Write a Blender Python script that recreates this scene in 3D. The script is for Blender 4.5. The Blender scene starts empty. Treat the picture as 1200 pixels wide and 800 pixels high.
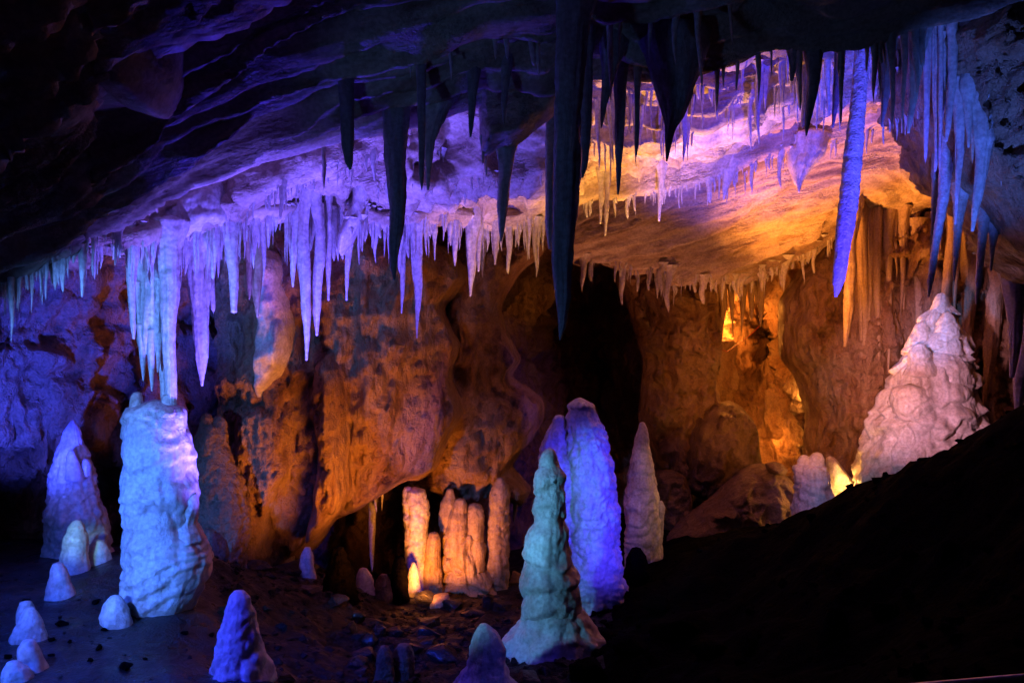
import bpy, bmesh, math, random
import numpy as np
from mathutils import Vector
from mathutils.bvhtree import BVHTree

random.seed(7)
rng = np.random.default_rng(7)
S = bpy.context.scene
COL = S.collection
F = 1000.0            # focal length in pixels of the 1200x800 photograph (30 mm lens)

def W(px, py, d):     # point of the cave seen at (px, py), d metres into the cave
    return np.array([(px - 600.0) / F * d, d, (400.0 - py) / F * d])

# ------------------------------------------------------------------ noise
def _hash(ix, iy, iz, seed):
    h = (ix * 374761393 + iy * 668265263 + iz * 1440662683 + seed * 974634777) & 0xFFFFFFFF
    h = ((h ^ (h >> 13)) * 1274126177) & 0xFFFFFFFF
    h = (h ^ (h >> 16)) & 0xFFFFFFFF
    h = (h * 2246822519) & 0xFFFFFFFF
    return ((h ^ (h >> 15)) & 0xFFFFFF) / float(0xFFFFFF)

def vnoise(P, seed=0):
    I = np.floor(P).astype(np.int64); f = P - I
    u = f * f * f * (f * (f * 6 - 15) + 10)
    out = 0
    for dx in (0, 1):
        for dy in (0, 1):
            for dz in (0, 1):
                w = (u[:, 0] if dx else 1 - u[:, 0]) * (u[:, 1] if dy else 1 - u[:, 1]) * (u[:, 2] if dz else 1 - u[:, 2])
                out = out + w * _hash(I[:, 0] + dx, I[:, 1] + dy, I[:, 2] + dz, seed)
    return out * 2 - 1

def fbm(P, octs=4, seed=0, gain=0.5, ridged=False):
    a, s, tot = 1.0, 0, 0
    P = np.array(P, float)
    for o in range(octs):
        n = vnoise(P, seed + o * 17)
        if ridged: n = 1 - 2 * np.abs(n)
        s = s + a * n; tot += a; a *= gain; P = P * 2.03 + 3.7
    return s / tot

def worley(P, seed=0):
    I = np.floor(P).astype(np.int64)
    best = np.full(len(P), 9.0)
    for dx in (-1, 0, 1):
        for dy in (-1, 0, 1):
            for dz in (-1, 0, 1):
                c = I + np.array([dx, dy, dz])
                q = np.stack([c[:, k] + _hash(c[:, 0], c[:, 1], c[:, 2], seed + 31 * k + 5) for k in range(3)], 1)
                best = np.minimum(best, ((q - P) ** 2).sum(1))
    return np.sqrt(best)

def lumps(P, seed=0):        # rounded knobs, 0..1
    return np.clip(1 - worley(P, seed) ** 2 * 1.4, 0, 1)

# ------------------------------------------------------------------ materials
def new_mat(name):
    m = bpy.data.materials.new(name); m.use_nodes = True
    nt = m.node_tree; nt.nodes.clear()
    out = nt.nodes.new('ShaderNodeOutputMaterial'); b = nt.nodes.new('ShaderNodeBsdfPrincipled')
    nt.links.new(b.outputs[0], out.inputs[0])
    return m, nt, b

def rock_mat(name, cols, scale=1.5, stretch=(1, 1, 1), bump=0.5, bscale=9.0, rough=(0.35, 0.75), fine=60.0, knob=0.0, sss=0.0, spec=0.5, cell=14.0, bdist=0.2, dip=0.0, patchy=False):
    m, nt, b = new_mat(name)
    N = nt.nodes.new; L = nt.links.new
    geo = N('ShaderNodeNewGeometry')
    mp = N('ShaderNodeMapping'); mp.inputs['Scale'].default_value = stretch
    mr0 = N('ShaderNodeMapping'); mr0.inputs['Rotation'].default_value = (0, dip, 0)
    L(geo.outputs['Position'], mr0.inputs['Vector']); L(mr0.outputs[0], mp.inputs['Vector'])
    n1 = N('ShaderNodeTexNoise'); n1.inputs['Scale'].default_value = scale; n1.inputs['Detail'].default_value = 9; n1.inputs['Roughness'].default_value = 0.62
    n1.inputs['Distortion'].default_value = 0.6
    L(mp.outputs[0], n1.inputs['Vector'])
    cr = N('ShaderNodeValToRGB')
    els = cr.color_ramp.elements
    k = len(cols)
    els[0].position = 0.30; els[0].color = (*cols[0], 1)
    els[1].position = 0.70; els[1].color = (*cols[-1], 1)
    for i in range(1, k - 1):
        e = els.new(0.30 + 0.40 * i / (k - 1)); e.color = (*cols[i], 1)
    L(n1.outputs['Fac'], cr.inputs[0]); 
    # fine grain speckle of the stone itself
    n4 = N('ShaderNodeTexNoise'); n4.inputs['Scale'].default_value = 38; n4.inputs['Detail'].default_value = 4
    L(geo.outputs['Position'], n4.inputs['Vector'])
    mx = N('ShaderNodeMix'); mx.data_type = 'RGBA'; mx.blend_type = 'MULTIPLY'; mx.inputs[0].default_value = 0.55
    r4 = N('ShaderNodeValToRGB'); r4.color_ramp.elements[0].position = 0.36; r4.color_ramp.elements[0].color = (0.5, 0.46, 0.42, 1)
    r4.color_ramp.elements[1].position = 0.6; r4.color_ramp.elements[1].color = (1, 1, 1, 1)
    L(n4.outputs['Fac'], r4.inputs[0]); L(cr.outputs[0], mx.inputs[6]); L(r4.outputs[0], mx.inputs[7])
    L(mx.outputs[2], b.inputs['Base Color'])
    # roughness
    mr = N('ShaderNodeMapRange'); mr.inputs['From Min'].default_value = 0.35; mr.inputs['From Max'].default_value = 0.65
    mr.inputs['To Min'].default_value = rough[0]; mr.inputs['To Max'].default_value = rough[1]
    n3 = N('ShaderNodeTexNoise'); n3.inputs['Scale'].default_value = 6; n3.inputs['Detail'].default_value = 5
    L(geo.outputs['Position'], n3.inputs['Vector']); L(n3.outputs['Fac'], mr.inputs[0]); L(mr.outputs[0], b.inputs['Roughness'])
    b.inputs['Specular IOR Level'].default_value = spec
    # bump
    n2 = N('ShaderNodeTexNoise'); n2.inputs['Scale'].default_value = bscale; n2.inputs['Detail'].default_value = 10; n2.inputs['Roughness'].default_value = 0.6
    L(mp.outputs[0], n2.inputs['Vector'])
    n5 = N('ShaderNodeTexNoise'); n5.inputs['Scale'].default_value = fine; n5.inputs['Detail'].default_value = 6
    L(geo.outputs['Position'], n5.inputs['Vector'])
    a = N('ShaderNodeMath'); a.operation = 'MULTIPLY_ADD'; a.inputs[1].default_value = 0.16
    L(n5.outputs['Fac'], a.inputs[0]); L(n2.outputs['Fac'], a.inputs[2])
    h = a.outputs[0]
    if knob > 0:
        v = N('ShaderNodeTexVoronoi'); v.inputs['Scale'].default_value = cell; v.feature = 'SMOOTH_F1'
        L(mp.outputs[0], v.inputs['Vector'])
        c = N('ShaderNodeMath'); c.operation = 'MULTIPLY_ADD'; c.inputs[1].default_value = -knob
        L(v.outputs['Distance'], c.inputs[0]); L(h, c.inputs[2]); h = c.outputs[0]
    bp = N('ShaderNodeBump'); bp.inputs['Strength'].default_value = bump; bp.inputs['Distance'].default_value = bdist
    if patchy:                                   # smooth calcite skins next to crusted patches
        n6 = N('ShaderNodeTexNoise'); n6.inputs['Scale'].default_value = 2.3; n6.inputs['Detail'].default_value = 3
        L(geo.outputs['Position'], n6.inputs['Vector'])
        m6 = N('ShaderNodeMapRange'); m6.inputs['From Min'].default_value = .42; m6.inputs['From Max'].default_value = .60
        m6.inputs['To Min'].default_value = .22 * bump; m6.inputs['To Max'].default_value = bump
        L(n6.outputs['Fac'], m6.inputs[0]); L(m6.outputs[0], bp.inputs['Strength'])
    L(h, bp.inputs['Height']); L(bp.outputs[0], b.inputs['Normal'])
    if sss > 0:
        b.inputs['Subsurface Weight'].default_value = sss
        b.inputs['Subsurface Radius'].default_value = (0.06, 0.045, 0.035)
        b.inputs['Subsurface Scale'].default_value = 1.0
    return m

M = {}
M['ceiling'] = rock_mat('layered_limestone', [(0.18, 0.11, 0.07), (0.42, 0.30, 0.21), (0.60, 0.48, 0.36), (0.30, 0.17, 0.10)], scale=1.4, stretch=(0.6, 1.8, 2.4), bump=0.7, bscale=4.5, rough=(0.35, 0.8), dip=math.radians(16), patchy=True)
M['wall'] = rock_mat('brown_flowstone_wall', [(0.10, 0.05, 0.025), (0.32, 0.17, 0.085), (0.44, 0.28, 0.17), (0.19, 0.095, 0.045)], scale=1.9, stretch=(1.2, 1.2, 0.6), bump=0.95, bscale=4.5, knob=0.5, cell=8, rough=(0.3, 0.75))
M['rock'] = rock_mat('brown_boulder_rock', [(0.14, 0.08, 0.05), (0.30, 0.19, 0.12), (0.22, 0.13, 0.08)], scale=2.2, bump=0.9, bscale=5.0, knob=0.3, cell=9, rough=(0.35, 0.8))
M['floor'] = rock_mat('wet_clay_floor', [(0.014, 0.012, 0.011), (0.03, 0.025, 0.021), (0.055, 0.043, 0.034)], scale=1.8, bump=0.8, bscale=4.5, rough=(0.22, 0.6))
M['ridge'] = rock_mat('shade_darkened_ridge', [(0.0025, 0.002, 0.002), (0.005, 0.0035, 0.0035), (0.0035, 0.0025, 0.0025)], scale=1.8, bump=0.8, bscale=6, rough=(0.8, 0.98), spec=.02)  # near-black base colour carries the shade of the unlit ridge
M['flow'] = rock_mat('cream_flowstone', [(0.36, 0.27, 0.20), (0.62, 0.55, 0.47), (0.72, 0.67, 0.60), (0.66, 0.60, 0.52)], scale=2.6, stretch=(1.2, 1.2, .8), bump=0.6, bscale=6, patchy=True, rough=(0.25, 0.6), sss=0.25, bdist=.10)
M['drip'] = rock_mat('pale_dripstone', [(0.50, 0.42, 0.34), (0.66, 0.60, 0.54), (0.74, 0.70, 0.66)], scale=5.0, stretch=(1.5, 1.5, 0.3), bump=0.35, bscale=14, rough=(0.2, 0.5), sss=0.2, bdist=.07)
M['mud'] = rock_mat('shade_darkened_mud', [(0.007, 0.006, 0.007), (0.018, 0.014, 0.014), (0.028, 0.021, 0.019)], scale=1.8, bump=0.9, bscale=5, rough=(0.35, 0.8), spec=.35)  # mud colour darkened to stand for the unlit middle floor
M['tan'] = rock_mat('tan_dripstone', [(0.26, 0.16, 0.09), (0.45, 0.31, 0.19), (0.56, 0.42, 0.28)], scale=4.0, stretch=(2, 2, 0.3), bump=0.45, bscale=12, rough=(0.3, 0.65), bdist=.09)
M['grey'] = rock_mat('grey_dripstone', [(0.20, 0.18, 0.17), (0.34, 0.32, 0.30), (0.44, 0.42, 0.40)], scale=4.0, stretch=(2, 2, 0.3), bump=0.4, bscale=12, rough=(0.3, 0.6), bdist=.08)
M['knobby'] = rock_mat('knobby_dripstone', [(0.55, 0.48, 0.42), (0.66, 0.60, 0.56), (0.74, 0.70, 0.66)], scale=5.0, bump=0.4, bscale=24, knob=0.5, cell=80, rough=(0.25, 0.5), bdist=.05)
M['steel'] = rock_mat('brushed_steel', [(0.4, 0.4, 0.4), (0.5, 0.5, 0.5)], scale=4, bump=0.05, rough=(0.25, 0.4))
M['steel'].node_tree.nodes['Principled BSDF'].inputs['Metallic'].default_value = 1.0
M['cable'] = rock_mat('red_cable', [(0.5, 0.02, 0.02), (0.6, 0.03, 0.03)], scale=4, bump=0.05, rough=(0.4, 0.5))
for k_ in ('flow', 'drip', 'floor'):            # a film of water over the calcite
    b_ = M[k_].node_tree.nodes['Principled BSDF'] if k_ in M else None
    if b_: b_.inputs['Coat Weight'].default_value = .12 if k_ == 'flow' else .2; b_.inputs['Coat Roughness'].default_value = .25

# ------------------------------------------------------------------ mesh helpers
def link_mesh(name, verts, faces, mat, loc=(0, 0, 0), parent=None, smooth=True, merge=0.0):
    me = bpy.data.meshes.new(name)
    v = np.asarray(verts, float) - np.asarray(loc, float)
    me.from_pydata(v.tolist(), [], [list(map(int, f)) for f in faces])
    if merge > 0:
        bm = bmesh.new(); bm.from_mesh(me)
        bmesh.ops.remove_doubles(bm, verts=bm.verts, dist=merge)
        bmesh.ops.recalc_face_normals(bm, faces=bm.faces)
        bm.to_mesh(me); bm.free()
    me.materials.append(mat)
    if smooth: me.polygons.foreach_set('use_smooth', np.ones(len(me.polygons), bool))
    me.update()
    o = bpy.data.objects.new(name, me); COL.objects.link(o)
    if parent is not None:
        o.parent = parent
        o.location = Vector(loc) - parent.location
    else:
        o.location = loc
    return o

def tag(o, label=None, cat=None, group=None, kind=None):
    if label: o['label'] = label
    if cat: o['category'] = cat
    if group: o['group'] = group
    if kind: o['kind'] = kind
    return o

def grid_normals(G):
    du = np.gradient(G, axis=1); dv = np.gradient(G, axis=0)
    n = np.cross(du, dv); n /= (np.linalg.norm(n, axis=2, keepdims=True) + 1e-9)
    return n

def grid_faces(r, c, flip=False, wrap=False):
    i = np.arange(r - 1)[:, None]; cc = c if wrap else c - 1
    j = np.arange(cc)[None, :]
    a = i * c + j; b = i * c + (j + 1) % c; e = (i + 1) * c + (j + 1) % c; d = (i + 1) * c + j
    f = np.stack([a, b, e, d], -1).reshape(-1, 4)
    return f[:, ::-1] if flip else f

def smooth_axis0(G, n):
    for _ in range(n):
        H = G.copy(); H[1:-1] = 0.25 * G[:-2] + 0.5 * G[1:-1] + 0.25 * G[2:]; G = H
    return G

def rbf_fit(P, z, smooth=1e-3):
    P = np.asarray(P, float); n = len(P)
    r = np.linalg.norm(P[:, None] - P[None], axis=2)
    A = np.zeros((n + 3, n + 3)); A[:n, :n] = r + np.eye(n) * smooth * -1
    A[:n, n] = 1; A[:n, n + 1:] = P; A[n, :n] = 1; A[n + 1:, :n] = P.T
    w = np.linalg.solve(A, np.concatenate([z, np.zeros(3)]))
    def f(Q):
        Q = np.asarray(Q, float); out = np.empty(len(Q))
        for s in range(0, len(Q), 20000):
            q = Q[s:s + 20000]
            rr = np.linalg.norm(q[:, None] - P[None], axis=2)
            out[s:s + 20000] = rr @ w[:n] + w[n] + q @ w[n + 1:]
        return out
    return f

def bvh_of(*objs):
    vs, fs = [], []
    for o in objs:
        k = len(vs); mw = o.matrix_basis
        vs += [mw @ v.co for v in o.data.vertices]
        fs += [[i + k for i in p.vertices] for p in o.data.polygons]
    return BVHTree.FromPolygons(vs, fs)

# ------------------------------------------------------------------ ceiling
cx = np.concatenate([np.linspace(-900, -120, 60, endpoint=False), np.arange(-120, 1330, 4.0), np.linspace(1330, 2100, 60)])
def crv(pts): 
    p = np.array(pts, float); return np.interp(cx, p[:, 0], p[:, 1])
def rough1(a, s, seed):
    return a * fbm(np.stack([cx * s, cx * 0, cx * 0 + seed], 1), 4, seed)
lipA = crv([(-900, 760), (-300, 470), (0, 328), (35, 318), (75, 296), (92, 274), (135, 258), (200, 234), (260, 212), (300, 193), (400, 162), (450, 150), (500, 142), (560, 128), (640, 118), (690, 92), (740, 92), (790, 92), (815, 88), (860, 74), (900, 63), (945, 59), (1010, 45), (1060, 33), (1130, 22), (1200, 0), (1330, -40), (2100, -200)]) + rough1(6, 0.02, 3)
dA = crv([(-900, 4.2), (0, 5.4), (400, 5.7), (800, 5.8), (1200, 5.6), (2100, 4.5)])
lipC = crv([(-900, 790), (-300, 490), (0, 342), (100, 286), (140, 276), (200, 290), (255, 272), (330, 256), (400, 250), (450, 266), (520, 262), (580, 272), (640, 262), (680, 240), (740, 229), (800, 217), (850, 207), (884, 192), (935, 175), (985, 166), (1016, 156), (1094, 120), (1150, 96), (1200, 80), (1330, 40), (2100, -100)]) + rough1(7, 0.03, 11)
dC = crv([(-900, 4.6), (0, 5.9), (150, 6.2), (330, 7.0), (450, 7.8), (600, 8.8), (800, 9.4), (1000, 9.3), (1100, 8.8), (1200, 8.2), (2100, 5.5)])
lipD = crv([(-900, 780), (0, 330), (140, 264), (255, 260), (400, 240), (560, 262), (635, 270), (660, 296), (700, 311), (760, 318), (800, 334), (850, 332), (900, 318), (950, 300), (985, 275), (1010, 256), (1100, 240), (1200, 245), (1330, 230), (2100, 100)]) + rough1(8, 0.03, 23)
dD = crv([(-900, 5), (0, 6.6), (150, 7.0), (330, 8.0), (450, 9.0), (600, 10.4), (700, 10.9), (900, 11.8), (1000, 11.6), (1100, 11.0), (1200, 10.4), (2100, 6.5)])
def row(py, d): return np.stack([(cx - 600) / F * d, d, (400 - py) / F * d], 1)
recdep = crv([(-900, .2), (0, .25), (150, .35), (400, .9), (700, 1.5), (900, 1.5), (1100, 1.2), (1200, 1.0), (2100, .5)])
rollh = crv([(-900, 14), (330, 16), (640, 20), (700, 30), (900, 36), (1000, 34), (1094, 24), (2100, 16)])
rows = [
    (row(lipA - 760, dA * 0 + 1.3), 0),
    (row(lipA - 420, dA * 0.45), 22),
    (row(lipA - 175, dA * 0.74), 46),
    (row(lipA - 12, dA * 0.97), 70),
    (row(lipA + 3, dA), 10),
    (row(lipA - 12, dA + 0.12), 8),
    (row(lipA - 48 , dA + recdep * 0.45), 16),
    (row(lipA * .9 + lipC * .1 - 24, dA + recdep), 18),
    (row(lipA * .45 + lipC * .55, dA * .55 + dC * .45 + recdep * .35), 34),
    (row(lipC - rollh - 6, dC + 0.12), 36),
    (row(lipC - rollh, dC - 0.16), 8),
    (row(lipC - 5, dC - 0.10), 24),
    (row(lipC + 3, dC + .02), 8),
    (row(lipC - 12, dC + 0.28), 8),
    (row(lipC * .72 + lipD * .28 - 10, dC * .7 + dD * .3 + 0.2), 20),
    (row(lipD - 10, dD - 0.2), 60),
    (row(lipD + 2, dD), 10),
    (row(lipD - 14, dD + 0.3), 8),
    (row(np.minimum(lipD - 40, lipD * 0 + 330), dD + 1.5), 14),
    (row(np.minimum(lipD - 50, lipD * 0 + 320), dD + 7.0), 30),
]
G = [rows[0][0]]; seg = [0]
for k in range(1, len(rows)):
    n = rows[k][1]
    for i in range(1, n + 1):
        t = i / n; G.append(rows[k - 1][0] * (1 - t) + rows[k][0] * t); seg.append(k - 1 + t)
G = smooth_axis0(np.array(G), 5); seg = np.array(seg)
nr, nc = G.shape[:2]
P = G.reshape(-1, 3); Nn = grid_normals(G).reshape(-1, 3)
if Nn[:, 2].mean() > 0: Nn = -Nn             # point into the cave (down)
sg = np.repeat(seg, nc)
wA = np.clip(4.2 - sg, 0, 1); wR = np.clip(np.minimum(sg - 5, 10 - sg), 0, 1); wS = np.clip(np.minimum(sg - 13, 17 - sg), 0, 1); wL = np.clip(np.minimum(sg - 9.2, 12.5 - sg), 0, 1)
ca, sa = math.cos(math.radians(16)), math.sin(math.radians(16))
Pd = np.stack([P[:, 0] * ca + P[:, 2] * sa, P[:, 1], -P[:, 0] * sa + P[:, 2] * ca], 1)    # along the dip of the beds
warp = fbm(Pd * np.array([.25, .7, .9]), 4, 41)
tt = P[:, 1] * 2.6 + warp * 1.5
fr = tt - np.floor(tt)
terr = np.where(fr < .82, fr / .82, (1 - fr) / .18)
tt2 = P[:, 1] * 8 + warp * 4 + fbm(Pd * np.array([.5, 1.7, 1.7]), 3, 8) * 1.2
fr2 = tt2 - np.floor(tt2); terr2 = np.where(fr2 < .8, fr2 / .8, (1 - fr2) / .2)
streak = fbm(Pd * np.array([.8, 6, 6]), 4, 6)
disp = wA * (0.17 * terr + 0.05 * terr2 - .11) + wS * (0.13 * terr + 0.045 * terr2 - .08)
disp += 0.16 * fbm(Pd * np.array([.4, 1.1, 1.1]), 4, 5) * (0.4 + wA) + 0.045 * streak * (1 - wL)
wst = np.clip((np.tile(cx, nr) - 620) / 90, 0, 1)
disp += wR * (1 - wst) * (0.17 * fbm(P * 1.8, 5, 9, ridged=True) + 0.09 * (lumps(P * 4.5, 4) - .4) + .05 * (lumps(P * 10, 14) - .4) + 0.06 * terr2 - .02)
disp += wR * wst * (0.20 * fbm(Pd * np.array([.55, 2.4, 2.6]), 5, 19, ridged=True, gain=.6) + .10 * terr2 + .07 * terr - .08 + .03 * fbm(Pd * np.array([2, 9, 9]), 4, 29, ridged=True))
disp += wR * (0.05 * fbm(P * 4, 4, 6) * (1 - wst) + .02 * fbm(P * 11, 3, 7, ridged=True))
disp += wS * .025 * (lumps(P * 7, 24) - .4) * np.clip(fbm(P * .9, 2, 77) * 3 + .3, 0, 1)
disp += wL * (.06 * fbm(P * np.array([2.2, 2.2, 1.0]), 3, 61) + .03 * np.abs(np.sin(P[:, 0] * 7 + 4 * warp)) + .02 * fbm(Pd * np.array([1, 5, 9]), 3, 62))
# drapery folds across the lit left band and the long rolls
disp += wR * 0.03 * np.sin(P[:, 0] * 16 + 3 * warp)
lock = np.clip(np.minimum(np.abs(sg - 4.3), np.abs(sg - 12.2)) / .8, .3, 1)
P2 = P + Nn * (disp * lock)[:, None]
ceiling = link_mesh('cave_ceiling', P2, grid_faces(nr, nc), M['ceiling'])
tag(ceiling, kind='structure')

# ------------------------------------------------------------------ back wall
wc = [(-900, 300, 4.6), (-900, 700, 4.4), (-300, 300, 6.2), (-300, 700, 5.8),
      (0, 300, 7.4), (0, 400, 7.5), (0, 500, 7.5), (20, 530, 7.9), (0, 570, 8.6), (0, 640, 8.7), (60, 430, 7.7), (90, 330, 7.9), (100, 500, 8.0), (100, 545, 8.8),
      (60, 600, 8.9), (140, 430, 8.5), (140, 510, 8.7), (140, 590, 9.2), (200, 320, 9.2), (240, 420, 9.8), (230, 520, 9.8), (250, 600, 9.8), (300, 300, 9.9), (300, 480, 9.9), (330, 640, 12.4),
      (400, 300, 10.4), (420, 480, 10.6), (400, 680, 12.8), (460, 600, 13), (500, 300, 11.2), (500, 500, 11.8), (520, 640, 13.2), (580, 340, 12.4), (590, 480, 13), (600, 620, 13.6),
      (640, 320, 14.5), (680, 360, 16.5), (720, 430, 17.5), (680, 520, 17), (740, 520, 16.5), (700, 640, 15), (760, 330, 14.4), (770, 430, 14), (760, 580, 14),
      (830, 330, 13.8), (840, 430, 13.8), (850, 400, 14.5), (880, 440, 14.9), (900, 385, 16.5), (925, 440, 14.6), (870, 520, 14.2), (910, 520, 14.0), (890, 590, 13.4),
      (940, 350, 13.2), (960, 450, 12.9), (1000, 300, 12.8), (1000, 420, 12.6), (1050, 560, 12.4), (1100, 300, 12.2), (1100, 450, 12.2), (1200, 300, 11.4), (1200, 450, 11.2), (1200, 620, 11),
      (1500, 300, 8.6), (1500, 640, 8.2), (2100, 300, 5.6), (2100, 700, 5.3)]
wc = np.array(wc, float)
fw = rbf_fit(wc[:, :2] / 100.0, wc[:, 2], 0.05)
wx = np.concatenate([np.linspace(-900, -100, 50, endpoint=False), np.arange(-100, 1300, 3.0), np.linspace(1300, 2100, 50)])
wy = np.arange(190, 790, 3.0)
X, Y = np.meshgrid(wx, wy)
D = fw(np.stack([X.ravel() / 100, Y.ravel() / 100], 1)).reshape(X.shape)
D = np.clip(D, 3.5, 18)
G = np.stack([(X - 600) / F * D, D, (400 - Y) / F * D], -1)
P = G.reshape(-1, 3); Nn = grid_normals(G).reshape(-1, 3)
if Nn[:, 1].mean() > 0: Nn = -Nn
st = P * np.array([1, 1, .6])
disp = 0.45 * fbm(st * .75, 4, 71) + 0.30 * fbm(st * 1.6, 5, 72, ridged=True) + 0.14 * (lumps(P * 2.6, 73)) + .12 * fbm(P * 4.5, 5, 74, ridged=True, gain=.6) + .08 * lumps(P * 6, 75)
wall = link_mesh('cave_wall', P + Nn * disp[:, None], grid_faces(*X.shape), M['wall'])
tag(wall, kind='structure')

# ------------------------------------------------------------------ floor
fc = [(-400, 800, 4.6), (-300, 640, 7.6), (0, 900, 3.8), (0, 800, 4.8), (60, 760, 5.3), (150, 720, 6.0), (200, 715, 6.0), (100, 640, 7.6), (0, 640, 7.9), (290, 782, 5.2), (250, 730, 6.0), (230, 650, 7.6),
      (246, 650, 7.0), (285, 690, 6.9), (330, 728, 6.9), (390, 765, 6.7), (300, 800, 5.4), (360, 800, 5.9), (420, 740, 7.6), (440, 810, 6.3), (400, 690, 9.0), (290, 660, 9.2), (340, 662, 9.3), (430, 692, 9.6), (490, 705, 9.9), (560, 702, 10.0), (600, 690, 10.3), (470, 730, 8.7), (540, 740, 8.2),
      (640, 768, 6.4), (590, 790, 6.1), (700, 768, 6.4), (700, 712, 7.6), (640, 735, 7.5), (755, 690, 8.0), (752, 664, 9.4), (580, 830, 5.6), (470, 800, 6.6), (700, 670, 11), (640, 660, 12.5), (760, 630, 12.5), (520, 680, 12.8), (400, 680, 12.6),
      (790, 655, 8.2), (850, 636, 7.7), (890, 622, 7.4), (930, 606, 7.1), (970, 592, 6.8), (1000, 581, 6.6), (1060, 560, 6.3), (1100, 535, 6.0), (1150, 510, 5.8), (1200, 488, 5.6), (1300, 450, 5.3), (1600, 420, 4.6),
      (800, 800, 5.5), (760, 760, 6.2), (860, 700, 6.6), (900, 720, 6.0), (1000, 800, 4.5), (1000, 680, 5.5), (1100, 640, 5.2), (1200, 800, 3.0), (1200, 640, 4.4), (1100, 720, 4.5), (1050, 760, 4.4)]
fp = [W(*p) for p in fc]
fp += [np.array(p, float) for p in [(1.6, 9.6, -2.45), (2.3, 9.6, -2.2), (3.3, 9.2, -2.3), (4.0, 9.4, -2.2), (4.6, 9.8, -2.1), (5.4, 8.6, -1.8), (3.2, 11, -2.3), (4.5, 12, -2.1), (1.8, 12.5, -2.6), (2.8, 7.9, -2.1), (3.6, 7.6, -1.7), (4.6, 7.4, -1.3),
       (-6, 2, -1.8), (-2, 2, -1.8), (0, 2.2, -1.9), (2, 2, -1.45), (5, 2, -.9), (-8, 9, -1.6), (8, 9, -1.0), (0, 17, -3.2), (-6, 15, -2.2), (6, 15, -2)]]
fp = np.array(fp)
ff = rbf_fit(fp[:, :2], fp[:, 2], 0.02)
gx = np.arange(-8, 8.01, 0.045); gy = np.concatenate([np.arange(1.2, 10.5, 0.045), np.arange(10.5, 17.5, .12)])
X, Y = np.meshgrid(gx, gy)
Z = ff(np.stack([X.ravel(), Y.ravel()], 1))
Q = np.stack([X.ravel(), Y.ravel(), Z * 0], 1)
pxl = X.ravel() / Y.ravel() * F + 600
mid = np.clip((pxl - 270) / 120, 0, 1)                      # rougher rubble floor right of the left terrace
Z = Z + 0.05 * fbm(Q * 1.1, 4, 91) + 0.018 * fbm(Q * 5, 3, 92) + mid * (0.07 * fbm(Q * 2.2, 4, 93, ridged=True) + 0.05 * lumps(Q * 2.6, 94) + .02 * lumps(Q * 7, 95))
floor = link_mesh('cave_floor', np.stack([X.ravel(), Y.ravel(), Z], 1), grid_faces(*X.shape, flip=False), M['floor'])
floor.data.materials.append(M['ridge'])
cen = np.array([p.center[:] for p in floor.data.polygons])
ridge_shade = (cen[:, 0] / cen[:, 1] * F + 600 + 60 * fbm(cen * 1.5, 3, 97)) > 690  # right-hand faces whose shade is painted in by the near-black colour
mud = (cen[:, 0] / cen[:, 1] * F + 600 + 70 * fbm(cen * 1.3, 3, 98)) > 285  # middle faces, given the mud colour with shade painted in
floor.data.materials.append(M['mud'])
floor.data.polygons.foreach_set('material_index', np.where(ridge_shade, 1, np.where(mud, 2, 0)).astype(np.int32))
tag(floor, kind='structure')

BV_C = bvh_of(ceiling); BV_F = bvh_of(floor); BV_W = bvh_of(wall)
def floor_z(x, y):
    h = BV_F.ray_cast(Vector((x, y, 5)), Vector((0, 0, -1)))[0]
    return h.z if h else -2.0
def cam_hit(bv, px, py):
    d = Vector(((px - 600) / F, 1, (400 - py) / F)); dn = d.normalized()
    h = bv.ray_cast(Vector((0, 0, 0)), dn)[0]
    return h.y if h else None

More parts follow.
